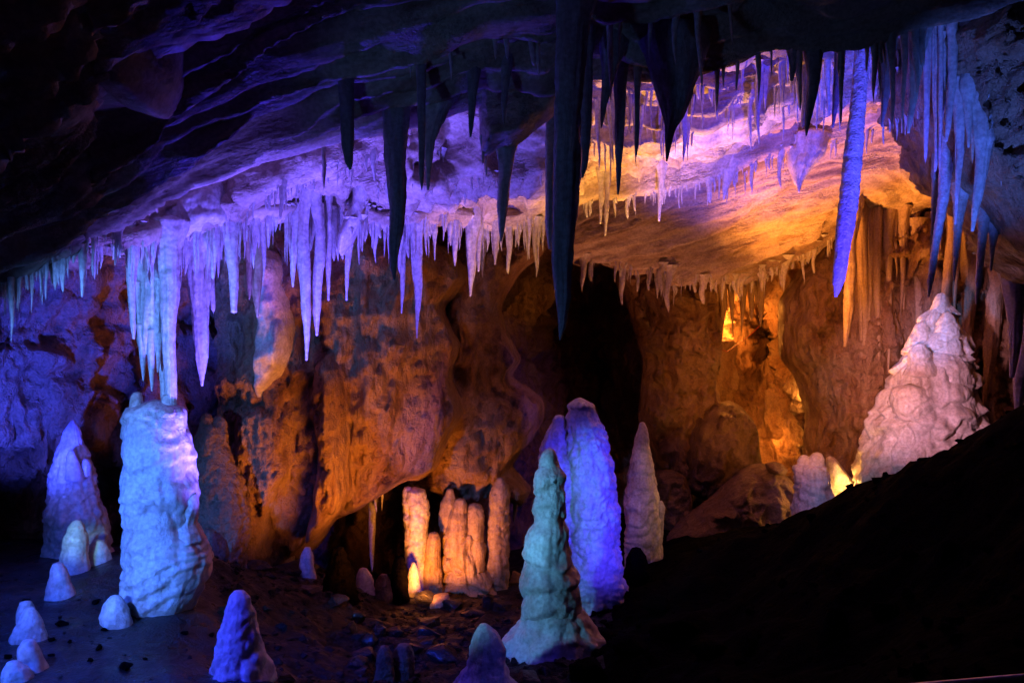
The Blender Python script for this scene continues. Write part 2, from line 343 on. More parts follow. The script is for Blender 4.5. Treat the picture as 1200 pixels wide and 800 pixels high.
# ------------------------------------------------------------------ rock masses with a drawn outline and real thickness
def rock_mass(name, outline, d, thick, mat, R=60, step=3.0, amp=0.12, nscale=1.5, seed=1, back=None, edge=3.0, vstretch=.7, knob=0.05, kscale=5, flute=0.0, parent=None, loc=None):
    o = np.array(outline, float); n = len(o)
    pts = []
    for i in range(n):
        p0, p1, p2, p3 = o[i - 1], o[i], o[(i + 1) % n], o[(i + 2) % n]
        m = max(2, int(np.linalg.norm(p2 - p1) / 5))
        for k in range(m):
            t = k / m
            c = 0.5 * ((2 * p1) + (-p0 + p2) * t + (2 * p0 - 5 * p1 + 4 * p2 - p3) * t * t + (-p0 + 3 * p1 - 3 * p2 + p3) * t ** 3)
            pts.append(p1 * (1 - t) * .35 + p2 * t * .35 + c * .65)
    E = np.array(pts)
    nn = np.stack([fbm(np.c_[E / 22, E[:, :1] * 0 + seed], 3, seed), fbm(np.c_[E / 22, E[:, :1] * 0 + seed], 3, seed + 50)], 1)
    E = E + nn * edge
    A, B = E, np.roll(E, -1, 0)
    x0, y0 = E.min(0) - step * 2; x1, y1 = E.max(0) + step * 2
    gx = np.arange(x0, x1, step); gy = np.arange(y0, y1, step)
    X, Y = np.meshgrid(gx, gy); Pq = np.stack([X.ravel(), Y.ravel()], 1)
    best = np.full(len(Pq), 1e9); near = Pq.copy(); inside = np.zeros(len(Pq), bool)
    for a, b in zip(A, B):
        ab = b - a; t = np.clip(((Pq - a) @ ab) / (ab @ ab + 1e-9), 0, 1); q = a + t[:, None] * ab
        dd = ((Pq - q) ** 2).sum(1); mk = dd < best; best[mk] = dd[mk]; near[mk] = q[mk]
        c = ((a[1] > Pq[:, 1]) != (b[1] > Pq[:, 1]))
        xi = (b[0] - a[0]) * (Pq[:, 1] - a[1]) / (b[1] - a[1] + 1e-12) + a[0]
        inside ^= c & (Pq[:, 0] < xi)
    dist = np.sqrt(best)
    clampm = (~inside) & (dist < step * 1.5)
    U = np.where(clampm[:, None], near, Pq); dist = np.where(inside, dist, 0)
    ok = inside | clampm
    dep = d(U[:, 0], U[:, 1]) if callable(d) else np.full(len(U), float(d))
    prof = np.sqrt(np.clip(1 - (1 - np.minimum(dist / R, 1)) ** 2, 0, 1))
    fade = np.clip(dist / 10, 0, 1)
    sheets = []
    for sgn, th in ((-1, thick), (1, back if back is not None else thick * .6)):
        dp = dep + sgn * th * prof
        w3 = np.stack([(U[:, 0] - 600) / F * dep, dp, (400 - U[:, 1]) / F * dep], 1)
        q = w3 * np.array([1, 1, vstretch])
        dsp = amp * fbm(q * nscale, 4, seed) + amp * .75 * fbm(q * nscale * 2.4, 5, seed + 3, ridged=True) + knob * lumps(w3 * kscale, seed) + knob * .5 * lumps(w3 * kscale * 2.7, seed + 1) + amp * .22 * fbm(w3 * nscale * 9, 4, seed + 5, ridged=True, gain=.6)
        if flute: dsp = dsp + flute * fbm(np.stack([w3[:, 0] * 4.2 + .5 * fbm(w3 * .9, 2, seed), w3[:, 2] * .45, w3[:, 1] * 0], 1), 4, seed + 13, ridged=True, gain=.55) * np.clip(.6 + fbm(w3 * .8, 2, seed + 14), .1, 1.3)
        w3[:, 1] += sgn * dsp * fade
        w3[:, 0] += 0.35 * amp * fbm(q * nscale * 1.7 + 9, 3, seed + 8) * fade
        w3[:, 2] += 0.35 * amp * fbm(q * nscale * 1.7 - 9, 3, seed + 9) * fade
        sheets.append(w3)
    r, c = X.shape
    f = grid_faces(r, c); f = f[ok[f].all(1) & inside[f].any(1)]
    V = np.concatenate(sheets); nv = len(Pq)
    faces = np.concatenate([f[:, ::-1], f + nv])
    used = np.unique(faces); mp = -np.ones(len(V), int); mp[used] = np.arange(len(used))
    V = V[used]
    if loc is None:
        loc = (V[:, 0].mean(), V[:, 1].mean(), V[:, 2].min())
    return link_mesh(name, V, mp[faces], mat, loc=loc, merge=1e-4, parent=parent)

w1 = rock_mass('cave_wall', [(262, 285), (340, 262), (420, 258), (480, 270), (525, 292), (548, 325), (522, 362), (540, 405), (532, 440), (546, 482), (524, 520), (510, 550), (470, 566), (430, 590), (400, 606), (372, 640), (332, 664), (297, 662), (284, 600), (276, 540), (262, 450)],
          lambda x, y: 9.75 + (x - 400) * .003 , 0.75, M['wall'], R=110, amp=.22, nscale=1.5, seed=12, vstretch=.4, flute=.16, knob=.10, kscale=3.2)
w2 = rock_mass('cave_wall', [(500, 300), (560, 278), (625, 280), (640, 292), (600, 330), (588, 362), (600, 400), (612, 420), (602, 440), (634, 464), (638, 490), (620, 520), (602, 545), (624, 572), (612, 592), (575, 582), (545, 592), (500, 572), (470, 548), (486, 420)],
          10.9, 0.6, M['wall'], R=70, flute=.10, amp=.22, nscale=1.4, seed=15, vstretch=.6, knob=.08, kscale=3)
w3 = rock_mass('cave_wall', [(722, 318), (790, 322), (832, 312), (848, 360), (843, 410), (836, 440), (846, 480), (826, 510), (802, 565), (772, 545), (748, 490), (752, 420), (738, 370)],
          12.9, 0.5, M['wall'], R=50, amp=.34, nscale=2.0, seed=19, vstretch=.8, knob=.1, kscale=4)
w4 = rock_mass('cave_wall', [(914, 350), (935, 318), (975, 285), (1040, 262), (1130, 240), (1230, 240), (1240, 620), (1080, 640), (990, 625), (946, 590), (942, 520), (945, 482), (931, 440), (914, 420), (910, 385)],
          lambda x, y: 12.1 - (x - 950) * .003, 0.5, M['wall'], R=60, flute=.12, amp=.30, nscale=1.8, seed=23, vstretch=.5, knob=.08, kscale=4)
for w in (w1, w2, w3, w4): tag(w, kind='structure')
rmass = rock_mass('hanging_rock', [(1082, 62), (1108, 34), (1140, 10), (1190, -10), (1260, -30), (1330, 0), (1330, 330), (1215, 300), (1190, 268), (1165, 236), (1140, 216), (1122, 180), (1104, 130), (1092, 100)],
          6.45, 0.45, M['wall'], R=40, amp=.24, nscale=2.6, seed=33, knob=.14, kscale=6, back=.9)
tag(rmass, 'bulky rock mass hanging from the roof at the right edge, covered in blue lit stalactites', 'rock')
slab = rock_mass('hanging_slab', [(-60, 120), (0, 128), (60, 132), (135, 118), (150, 128), (180, 131), (192, 108), (206, 60), (205, 20), (215, -40), (80, -90), (-60, -60)], 4.1, .3, M['ceiling'], R=40, amp=.08, seed=35, back=.3)
tag(slab, 'black slab of rock hanging from the ceiling in the dark upper left corner', 'rock')
blk = rock_mass('drapery_block', [(556, 60), (640, 70), (662, 118), (648, 136), (626, 150), (612, 165), (598, 174), (582, 174), (570, 182), (563, 176), (560, 120)], 5.75, .16, M['ceiling'], R=26, amp=.05, seed=36, back=.2)
tag(blk, 'dusky violet block of drapery hanging from the roof left of the biggest dark stalactite', 'drapery')
pend = rock_mass('flowstone_bulge', [(310, 296), (332, 300), (341, 340), (346, 400), (343, 425), (326, 452), (308, 470), (300, 448), (304, 400), (305, 350)], 8.85, .36, M['flow'], R=30, amp=.12, nscale=2.2, seed=38, back=.35)
tag(pend, 'smooth grey flowstone bulge draped down the brown wall behind the white stalactites', 'flowstone')
drp = []
for ol, d, lb in (([(150, 256), (200, 236), (260, 212), (264, 258), (236, 272), (206, 284), (172, 282), (146, 276)], 6.25, 'lilac flowstone sheet on the ledge right above the big white bundle'),
                  ([(268, 206), (300, 192), (360, 170), (406, 158), (404, 196), (386, 209), (366, 212), (346, 222), (322, 227), (300, 240), (272, 260)], 6.35, 'banded brownish violet flowstone sheet along the middle of the lit ledge'),
                  ([(402, 162), (450, 142), (470, 150), (446, 180), (424, 198), (405, 206)], 6.6, 'narrow tan and violet flowstone sheet left of the grey green stalactite'),
                  ([(414, 200), (432, 180), (440, 205), (428, 240), (424, 262), (410, 284), (400, 300), (393, 284), (402, 262), (412, 236)], 7.0, 'bent leaf shaped lilac drapery at the right end of the ledge'),
                  ([(925, 170), (965, 165), (958, 186), (944, 196), (938, 206), (937, 222), (932, 206), (926, 190)], 9.25, 'pinkish wedge of drapery under the roll left of the long blue stalactite')):
    o_ = rock_mass('drapery', ol, d, .12, M['ceiling'] if len(drp) in (1, 2) else M['drip'], R=16, step=2.5, amp=.035, nscale=4, seed=40 + len(drp), knob=.02, kscale=9, vstretch=.35, back=.3)
    tag(o_, lb, 'drapery', 'draperies on the lit ledges'); drp.append(o_)
for ol, d, mt, lb in (([(374, 425), (396, 408), (413, 440), (414, 520), (407, 580), (388, 612), (360, 634), (371, 566), (369, 480)], 9.05, 'wall', 'fluted pinkish drape of flowstone running down the orange wall to its lower edge'),
                  ([(464, 500), (473, 470), (484, 460), (497, 474), (506, 512), (509, 545), (496, 562), (474, 562), (464, 540)], 10.25, 'wall', 'dim dome shaped flowstone at the right foot of the orange wall'),
                  ([(280, 470), (304, 462), (330, 470), (350, 490), (352, 540), (330, 600), (318, 650), (298, 654), (284, 600), (276, 530)], 9.0, 'wall', 'pale lower skirt of flowstone on the orange wall beside the unlit twin stalagmite')):
    o_ = rock_mass('flowstone_drape', ol, d, .32, M[mt], R=26, step=2.5, amp=.16, nscale=2.6, seed=60 + int(d * 10), knob=.06, kscale=6, vstretch=.18, flute=.14, back=.6)
    tag(o_, lb, 'flowstone')
BV_ALL = bvh_of(ceiling, rmass, slab, blk, w1, w2, w4, *drp)

boulders = [
    ('boulder', [(810, 500), (826, 478), (855, 468), (880, 488), (890, 525), (894, 575), (840, 590), (800, 570)], 12.5, .45, 'brown knobbly boulder below the bright lamp pocket in the far wall', 'rock'),
    ('boulder', [(772, 668), (784, 628), (812, 600), (842, 580), (866, 556), (892, 543), (918, 552), (936, 580), (950, 630), (940, 690), (800, 700)], 11.0, .5, 'big rounded brown boulder left of the small pink twin stalagmite', 'rock'),
    ('boulder', [(762, 560), (775, 548), (798, 552), (811, 575), (806, 605), (790, 640), (765, 640)], 12.2, .3, 'dim rounded boulder right of the pointed grey cone stalagmite', 'rock'),
    ('boulder', [(968, 540), (977, 536), (988, 548), (1000, 566), (1004, 610), (966, 610)], 10.6, .2, 'glowing yellow rock between the pink twin stalagmite and the great knobbly one', 'flow'),
    ('rock', [(897, 543), (906, 540), (918, 545), (925, 552), (918, 558), (902, 553)], 10.6, .1, 'small pale stone lying on top of the big rounded boulder', 'rock'),
]
for nm, ol, d, th, lb, mt in boulders:
    b = rock_mass(nm, ol, d, th, M[mt], R=40, step=2.5, amp=.20, nscale=2.6, seed=len(lb), back=th, knob=.06, kscale=5)
    tag(b, lb, 'boulder' if nm == 'boulder' else 'stone', 'boulders at the foot of the far wall' if nm == 'boulder' else None)

# ------------------------------------------------------------------ stalagmites and big stalactites: turned bodies with drawn profile
def body(name, prof, d, mat, nseg=None, wander=0.0, foot=0.0, lump2=0.0, warp=1.4, lump=0.0, lscale=9.0, ring=0.0, rscale=14.0, flute=0.0, seed=1, wob=0.05, parent=None, loc=None, oval=1.0, tip=None, nring=None, flare=None, top_ext=None, bot_ext=None, y_off=0.0):
    pr = np.array(prof, float)
    z = (400 - pr[:, 0]) / F * d; c = ((pr[:, 1] + pr[:, 2]) / 2 - 600) / F * d; r = (pr[:, 2] - pr[:, 1]) / 2 / F * d
    if top_ext is not None and top_ext > z[0]:
        z = np.r_[top_ext, z]; c = np.r_[c[0], c]; r = np.r_[r[0] * 1.15, r]
    if bot_ext is not None and bot_ext < z[-1]:
        z = np.r_[z, bot_ext]; c = np.r_[c, c[-1]]; r = np.r_[r, r[-1] * 1.08]
    H = z[0] - z[-1]
    if nseg is None: nseg = int(np.clip(2 * math.pi * r.max() / .014, 28, 200))
    n = nring or int(np.clip(H / max(r.max() * 2 * math.pi / nseg, .006), 16, 170))
    zz = np.linspace(z[0], z[-1], n)
    rr = np.interp(-zz, -z, r); cc = np.interp(-zz, -z, c)
    for _ in range(1):
        rr[1:-1] = .25 * rr[:-2] + .5 * rr[1:-1] + .25 * rr[2:]; cc[1:-1] = .25 * cc[:-2] + .5 * cc[1:-1] + .25 * cc[2:]
    if flare is not None: rr = rr * (1 + .45 * np.exp(-np.clip(flare - zz, 0, 9) / (.04 + .9 * r.max())))
    cc = cc + wander * rr * vnoise(np.stack([zz * 2.4 + seed, zz * 0, zz * 0 + seed * .37], 1), seed)
    if foot: rr = rr * (1 + foot * np.exp(-(zz - zz[-1]) / (.05 + .3 * r.max())))
    th = np.linspace(0, 2 * math.pi, nseg, endpoint=False)
    Rr = np.repeat(rr[:, None], nseg, 1); ct, sn = np.cos(th)[None], np.sin(th)[None]
    Zz = np.repeat(zz[:, None], nseg, 1)
    base = np.stack([cc[:, None] + Rr * ct, d + y_off + Rr * sn * oval, Zz], -1).reshape(-1, 3)
    k = np.zeros(len(base))
    k += wob * fbm(base * 4.5, 3, seed)
    R1 = Rr.ravel()
    if flute: k += flute * fbm(np.stack([(ct * 5 + 0 * Rr).ravel(), (sn * 5 + 0 * Rr).ravel(), base[:, 2] * 2.2], 1), 3, seed + 4)
    dr = k * R1
    if lump: dr += lump * (lumps(base * lscale, seed + 6) - .35) * np.clip(R1 / .16, .2, 1)
    if lump2: dr += lump2 * (lumps(base * lscale * 2.6, seed + 9) - .35) * np.clip(R1 / .16, .2, 1)
    dr += .006 * fbm(base * 24, 3, seed + 12, ridged=True) * np.clip(R1 / .1, 0, 1)
    if ring:
        ph = Zz.ravel() * rscale + warp * fbm(base * 3, 2, seed + 2); f = ph - np.floor(ph)
        dr += ring * (np.where(f < .22, (f / .22) ** .6, (np.clip(1 - f, 0, 1) / .78) ** .6) - .6) * np.clip(R1 / .18, .12, 1)
    if lump > .1: dr -= .05
    lim = .35 * R1
    dr = np.clip(dr, -lim, lim * 1.4)
    nx = np.stack([(ct + 0 * Rr).ravel(), (sn + 0 * Rr).ravel(), 0 * R1], 1)
    V = base + nx * dr[:, None]
    faces = grid_faces(n, nseg, wrap=True).tolist()
    V = np.vstack([V, [cc[0], d + y_off, zz[0] + rr[0] * .35], [cc[-1], d + y_off, zz[-1] - min(rr[-1] * .3, .03)]])
    a, b = n * nseg, n * nseg + 1
    for j in range(nseg):
        jn = (j + 1) % nseg
        faces.append([a, jn, j]); faces.append([b, (n - 1) * nseg + j, (n - 1) * nseg + jn])
    # consistent outward normals: orientation fixed below
    faces = [f[::-1] for f in faces]
    if loc is None: loc = (cc[-1], d, zz[-1])
    return link_mesh(name, V, faces, mat, loc=loc, parent=parent)

def depth_on_floor(px, py, lo=3.0):
    h = cam_hit(BV_F, px, py); return h

STYLE = {
    'flow': dict(lump=.022, lump2=.007, lscale=6, ring=.018, rscale=7, flute=.06, wob=.11, warp=2),
    'smooth': dict(foot=.10, wander=.3, lump=.03, lump2=.005, lscale=10, ring=.010, rscale=12, flute=.07, wob=.18),
    'tier': dict(lump=.018, lump2=.010, lscale=9, ring=.04, rscale=4.3, flute=.06, wob=.08, warp=.9),
    'knob': dict(foot=0, lump=.105, lump2=.02, lscale=3.6, ring=.10, rscale=3.3, flute=.10, wob=.10, warp=1.3),
    'rough': dict(foot=.08, lump=.03, lump2=.014, lscale=10, ring=.016, rscale=9, flute=.07, wob=.12, warp=2.2),
}
def stalagmite(label, d, parts, mat='flow', style='flow', group=None, name='stalagmite'):
    """parts: list of (part_name, profile, depth offset[, style])"""
    main = np.array(parts[0][1], float)
    px = (main[-1, 1] + main[-1, 2]) / 2
    if d is None: d = depth_on_floor(px, main[-1, 0] - 3) or 9.0
    x = (px - 600) / F * d
    zb = min(floor_z(x, d) - .06, (400 - main[-1, 0]) / F * d)
    loc = Vector((x, d, zb))
    if len(parts) == 1:
        p = parts[0]
        o = body(name, p[1], d, M[mat], seed=hash_str(label), bot_ext=zb, loc=loc, **STYLE[style])
    else:
        o = bpy.data.objects.new(name, None); o.empty_display_size = .2; COL.objects.link(o); o.location = loc
        for i, p in enumerate(parts):
            stl = p[3] if len(p) > 3 else style
            mt = p[4] if len(p) > 4 else mat
            pd = d + p[2]
            body(p[0], p[1], pd, M[mt], seed=hash_str(label) + i * 7, bot_ext=zb if i == 0 else None, loc=None if i else loc, parent=o, **STYLE[stl])
    tag(o, label, 'stalagmite', group)
    return o
def hash_str(s): 
    return sum((i + 1) * ord(c) for i, c in enumerate(s)) % 997

GS = 'stalagmites on the cave floor'
stalagmite('broad pale blue stalagmite meeting a stalactite, with a green white knob on its flat top', 6.1, [
    ('trunk', [(477, 154, 211), (483, 150, 214), (500, 149, 216), (520, 149, 222), (531, 150, 225), (545, 148, 225), (560, 147, 226), (580, 148, 232), (590, 149, 229), (615, 150, 229), (627, 150, 237), (652, 148, 242), (672, 146, 242), (687, 147, 236), (700, 149, 229), (722, 158, 218)], 0),
    ('knob', [(460, 157, 166), (466, 154, 168), (476, 153, 169), (487, 151, 172), (502, 150, 175)], -.05, 'smooth'),
    ('side_lobe', [(578, 222, 230), (584, 218, 233), (596, 214, 234), (612, 205, 231), (634, 200, 236)], -.06, 'smooth'),
    ('drip_stump', [(462, 193, 206), (474, 190, 207), (490, 186, 209)], 0, 'smooth')], group=GS)
stalagmite('blue cone stalagmite with a thin nub on its tip, behind the brightest little stalagmite', 7.3, [
    ('cone', [(492, 84, 87), (497, 80, 90), (505, 76, 93), (519, 74, 96), (525, 69, 99), (548, 64, 105), (572, 61, 110), (590, 59, 115), (605, 58, 119), (640, 60, 124)], 0),
    ('knob', [(528, 82, 87), (534, 79, 90), (548, 77, 93), (562, 76, 95)], -.2, 'smooth'),
    ('knob', [(538, 98, 103), (545, 96, 106), (558, 96, 106)], -.12, 'smooth')], group=GS, style='rough')
stalagmite('unlit dark twin headed stalagmite in the shade behind the broad pale one', 8.2, [
    ('trunk', [(500, 234, 262), (520, 231, 264), (540, 230, 270), (570, 229, 283), (600, 230, 291), (630, 232, 290), (660, 234, 286)], 0),
    ('head', [(485, 237, 246), (490, 235, 249), (505, 234, 250), (525, 233, 252)], -.03),
    ('head', [(488, 252, 260), (494, 249, 265), (505, 248, 266), (525, 246, 266)], .02)], mat='rock', group=GS, style='rough')
small = [
    ('brightest little green white stalagmite on the blue floor', 6.7, [(610, 85, 94), (616, 80, 97), (630, 77, 101), (645, 76, 102), (656, 74, 103), (667, 71, 106)], 'smooth', 'flow'),
    ('dim violet stub right of the brightest little stalagmite', 6.9, [(633, 112, 121), (642, 107, 127), (660, 105, 133), (678, 103, 136)], 'smooth', 'flow'),
    ('small lilac capped stalagmite in front of the brightest little one', 6.15, [(660, 61, 72), (666, 59, 75), (680, 57, 79), (695, 56, 82), (704, 55, 84)], 'smooth', 'flow'),
    ('squat egg shaped white stub at the foot of the broad pale stalagmite', 5.75, [(698, 131, 141), (706, 126, 149), (720, 124, 155), (733, 127, 158)], 'smooth', 'flow'),
    ('violet stub leaning at the lower left corner beside a cyan lump', 5.0, [(750, 28, 41), (757, 24, 46), (775, 23, 50), (803, 20, 58)], 'smooth', 'flow'),
    ('cyan white lump cut by the lower left corner', 4.85, [(775, 8, 20), (782, 4, 27), (803, 1, 34)], 'smooth', 'flow'),
    ('deep blue stalagmite standing alone on the mud in the left foreground', 5.2, [(692, 275, 285), (698, 270, 291), (712, 267, 296), (730, 262, 299), (750, 258, 304), (770, 254, 309), (784, 251, 314)], 'rough', 'flow'),
    ('dim bump of flowstone on the slope right of the broad pale stalagmite', 7.4, [(620, 240, 247), (627, 239, 256), (640, 236, 261), (665, 232, 266)], 'smooth', 'rock'),
    ('dim round topped stalagmite under the orange wall, leftmost of the shaded ones', 9.2, [(619, 329, 336), (628, 323, 339), (650, 319, 341), (664, 316, 342)], 'smooth', 'tan'),
    ('slim cream stalagmite in the shade, paler than its dark neighbours', 8.7, [(641, 358, 364), (649, 355, 367), (670, 352, 369), (695, 349, 372)], 'smooth', 'flow'),
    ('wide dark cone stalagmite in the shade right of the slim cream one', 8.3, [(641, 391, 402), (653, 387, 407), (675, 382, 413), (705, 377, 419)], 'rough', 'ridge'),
    ('tiny pale blue topped stub between two dark stalagmites', 9.2, [(666, 421, 429), (674, 418, 434), (697, 417, 440)], 'smooth', 'flow'),
    ('tiny brown stub beside the pale blue topped one', 9.2, [(673, 445, 454), (680, 442, 457), (702, 440, 459)], 'smooth', 'rock'),
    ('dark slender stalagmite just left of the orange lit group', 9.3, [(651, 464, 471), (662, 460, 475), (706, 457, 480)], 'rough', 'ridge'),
    ('little white candle stalagmite in front of the leftmost orange column', 9.6, [(659, 483, 487), (667, 480, 491), (678, 479, 493), (695, 479, 496), (708, 480, 497)], 'smooth', 'flow'),
    ('slender plain orange stalagmite between the knobbed column and the clustered mass', 9.9, [(624, 503, 513), (630, 501, 516), (660, 498, 517), (690, 496, 518), (710, 495, 519)], 'smooth', 'tan'),
    ('straight orange column stalagmite, tallest and rightmost of the orange group', 10.2, [(560, 583, 590), (570, 578, 595), (580, 574, 597), (600, 573, 597), (630, 571, 596), (650, 570, 596), (700, 570, 596)], 'rough', 'tan'),
    ('dusky blue stump in the bottom foreground left of the tiered green one', 5.6, [(731, 563, 571), (740, 556, 581), (760, 550, 588), (780, 545, 590), (810, 532, 606)], 'smooth', 'flow'),
    ('dark stub with a blue rim, left of a pair in the bottom foreground', 6.2, [(757, 447, 456), (764, 444, 460), (805, 440, 464)], 'smooth', 'rock'),
    ('dark stub with a blue rim, right of a pair in the bottom foreground', 6.3, [(755, 468, 480), (763, 464, 485), (805, 460, 488)], 'smooth', 'rock'),
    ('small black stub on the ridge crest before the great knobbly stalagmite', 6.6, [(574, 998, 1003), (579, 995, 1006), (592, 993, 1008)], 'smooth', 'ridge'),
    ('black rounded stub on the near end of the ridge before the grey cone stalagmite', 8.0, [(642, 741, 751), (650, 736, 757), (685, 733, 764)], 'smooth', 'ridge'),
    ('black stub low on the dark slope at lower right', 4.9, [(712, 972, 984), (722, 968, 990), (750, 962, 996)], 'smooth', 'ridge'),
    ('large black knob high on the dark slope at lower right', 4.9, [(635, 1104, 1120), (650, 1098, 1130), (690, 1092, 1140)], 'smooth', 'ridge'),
]
for lb, d, pr, stl, mt in small: stalagmite(lb, d, [('x', pr, 0)], mat=mt, style=stl, group=GS)
stalagmite('pale lilac twin stubs fused together near the lower left corner', 5.4, [
    ('front_stub', [(712, 29, 39), (722, 26, 44), (738, 21, 51), (757, 16, 57)], 0),
    ('rear_stub', [(705, 25, 35), (712, 23, 39), (730, 22, 42), (750, 20, 44)], .12)], group=GS, style='smooth')
stalagmite('orange column with a knobbed head, brightest of the lit group', 9.95, [
    ('trunk', [(574, 473, 497), (585, 471, 500), (600, 473, 502), (620, 474, 500), (645, 475, 499), (660, 476, 498), (680, 477, 498), (712, 476, 502)], 0),
    ('knob', [(571, 473, 481), (576, 471, 484), (590, 471, 486)], -.03),
    ('knob', [(575, 484, 494), (580, 482, 497), (596, 481, 498)], -.03),
    ('knob', [(586, 494, 502), (592, 492, 503), (606, 493, 503)], 0)], group=GS, style='smooth')
stalagmite('broad clustered orange stalagmite with three heads on one mound', 10.15, [
    ('mound', [(622, 520, 564), (640, 517, 567), (660, 518, 570), (680, 516, 578), (694, 514, 592), (712, 510, 604)], 0, 'knob'),
    ('head', [(573, 524, 531), (579, 522, 532), (588, 517, 535), (602, 514, 537), (640, 516, 538)], .05, 'flow'),
    ('head', [(585, 534, 545), (590, 532, 547), (605, 527, 547), (622, 523, 548), (650, 521, 549)], -.12, 'flow'),
    ('head', [(591, 550, 563), (596, 547, 566), (608, 546, 567), (622, 545, 566), (645, 548, 568), (668, 549, 568)], -.08, 'flow')], mat='tan', group=GS)
stalagmite('tiered greenish cyan stalagmite like a stack of drums, before the fat blue one', 6.45, [
    ('trunk', [(545, 634, 654), (552, 630, 659), (557, 627, 662), (585, 627, 663), (614, 626, 663), (620, 620, 666), (640, 616, 665), (656, 615, 667), (662, 614, 671), (682, 613, 676), (700, 612, 678), (724, 613, 677)], 0, 'tier'),
    ('knob', [(526, 641, 649), (531, 636, 653), (542, 634, 655), (556, 632, 657)], 0, 'smooth'),
    ('apron', [(715, 614, 676), (730, 605, 682), (745, 594, 690), (756, 588, 695), (768, 586, 697)], 0, 'smooth')], group=GS)
stalagmite('fat deep blue stalagmite with a rounded head and a lower shoulder turret', 7.6, [
    ('trunk', [(467, 675, 684), (474, 668, 695), (490, 665, 698), (500, 665, 705), (520, 664, 712), (560, 665, 720), (600, 663, 724), (650, 660, 726), (690, 655, 730), (714, 652, 733)], 0),
    ('shoulder_turret', [(487, 651, 660), (493, 648, 663), (508, 641, 666), (530, 634, 672), (560, 632, 680), (620, 634, 684), (700, 640, 690)], .05)], group=GS, style='rough')
stalagmite('pointed pale grey cone stalagmite right of the fat blue one', 9.3, [
    ('cone', [(495, 750, 755), (504, 747, 759), (530, 741, 762), (560, 736, 768), (590, 733, 771), (620, 733, 772), (645, 734, 773), (668, 732, 775)], 0, 'flow'),
    ('side_knob', [(587, 771, 776), (594, 769, 779), (615, 768, 778), (640, 766, 776), (664, 764, 776)], 0, 'smooth')], group=GS)
stalagmite('pinkish lilac twin headed stalagmite on the ridge with a glowing left edge', 9.4, [
    ('trunk', [(546, 932, 965), (560, 929, 968), (580, 927, 970), (600, 926, 971), (625, 925, 973)], 0),
    ('head', [(534, 937, 946), (540, 934, 950), (560, 931, 953)], .03),
    ('head', [(531, 953, 963), (538, 949, 965), (560, 945, 967)], -.02)], group=GS, style='smooth')
stalagmite('great knobbly pink white stalagmite mound beyond the dark ridge at right', 9.9, [
    ('mound', [(352, 1096, 1112), (365, 1088, 1117), (375, 1083, 1121), (390, 1076, 1126), (400, 1067, 1130), (412, 1061, 1133), (425, 1054, 1137), (440, 1046, 1140), (455, 1042, 1141), (470, 1038, 1143), (480, 1031, 1144), (492, 1024, 1145), (510, 1018, 1147), (540, 1010, 1150), (560, 1005, 1152), (600, 1000, 1158)], 0, 'knob'),
    ('summit_knob', [(344, 1100, 1108), (348, 1097, 1111), (358, 1094, 1113), (372, 1089, 1117)], -.02, 'flow'),
    ('turret', [(366, 1106, 1113), (372, 1103, 1118), (382, 1098, 1122), (400, 1094, 1124), (416, 1092, 1126)], -.22, 'tier'),
    ('turret', [(404, 1072, 1084), (412, 1067, 1088), (424, 1066, 1092), (440, 1062, 1096)], -.32, 'tier'),
    ('turret', [(378, 1076, 1086), (384, 1071, 1089), (396, 1066, 1092), (412, 1060, 1092)], -.02, 'flow'),
    ('turret', [(384, 1118, 1125), (390, 1114, 1129), (408, 1110, 1132)], .0, 'flow'),
    ('lobe', [(414, 1084, 1124), (424, 1078, 1132), (438, 1078, 1136), (450, 1082, 1134)], -.2, 'flow'),
    ('lobe', [(440, 1118, 1130), (450, 1114, 1137), (475, 1110, 1140), (500, 1108, 1142)], -.3, 'tier'),
    ('lobe', [(455, 1048, 1082), (466, 1044, 1090), (480, 1046, 1092), (492, 1052, 1088)], -.3, 'flow')], group=GS)

# loose block and rubble
blk2 = rock_mass('stone_block', [(507, 698), (526, 696), (527, 722), (503, 722)], 9.3, .1, M['tan'], R=6, step=1.5, amp=.02, seed=3, back=.1, edge=1)
tag(blk2, 'squarish orange brown stone block lying before the orange lit group', 'stone')
def stone_shape(seed, npts=13, sub=True):
    r0 = random.Random(seed); bm = bmesh.new()
    for _ in range(npts):
        v = Vector((r0.gauss(0, 1), r0.gauss(0, 1), r0.gauss(0, 1))).normalized() * r0.uniform(.75, 1.1); bm.verts.new(v)
    res = bmesh.ops.convex_hull(bm, input=bm.verts)
    for g in res['geom_interior']:
        if isinstance(g, bmesh.types.BMVert) and g.is_valid: bm.verts.remove(g)
    if sub:
        bmesh.ops.bevel(bm, geom=list(bm.edges), offset=.06, segments=2, affect='EDGES', profile=.6)
        bmesh.ops.triangulate(bm, faces=bm.faces)
        bmesh.ops.subdivide_edges(bm, edges=[e for e in bm.edges if e.calc_length() > .25], cuts=2, use_grid_fill=True)
        bmesh.ops.triangulate(bm, faces=bm.faces)
    bm.verts.index_update()
    V = np.array([v.co[:] for v in bm.verts]); Fc = [[v.index for v in f.verts] for f in bm.faces]; bm.free()
    return V, Fc
def lump_rock(name, px, py, wpx, hpx, d, mat, seed):
    V, Fc = stone_shape(seed)
    V = V * (1 + .10 * fbm(V * 2.2 + seed, 3, seed))[:, None]
    c = W(px, py, d); rx, rz = wpx / F * d / 2, hpx / F * d / 2
    z = floor_z(c[0], d)
    V = V * np.array([rx, rx * .9, rz]) + np.array([c[0], d, z + rz * .25])
    return link_mesh(name, V, Fc, mat, loc=(c[0], d, z))
rr = random.Random(5)
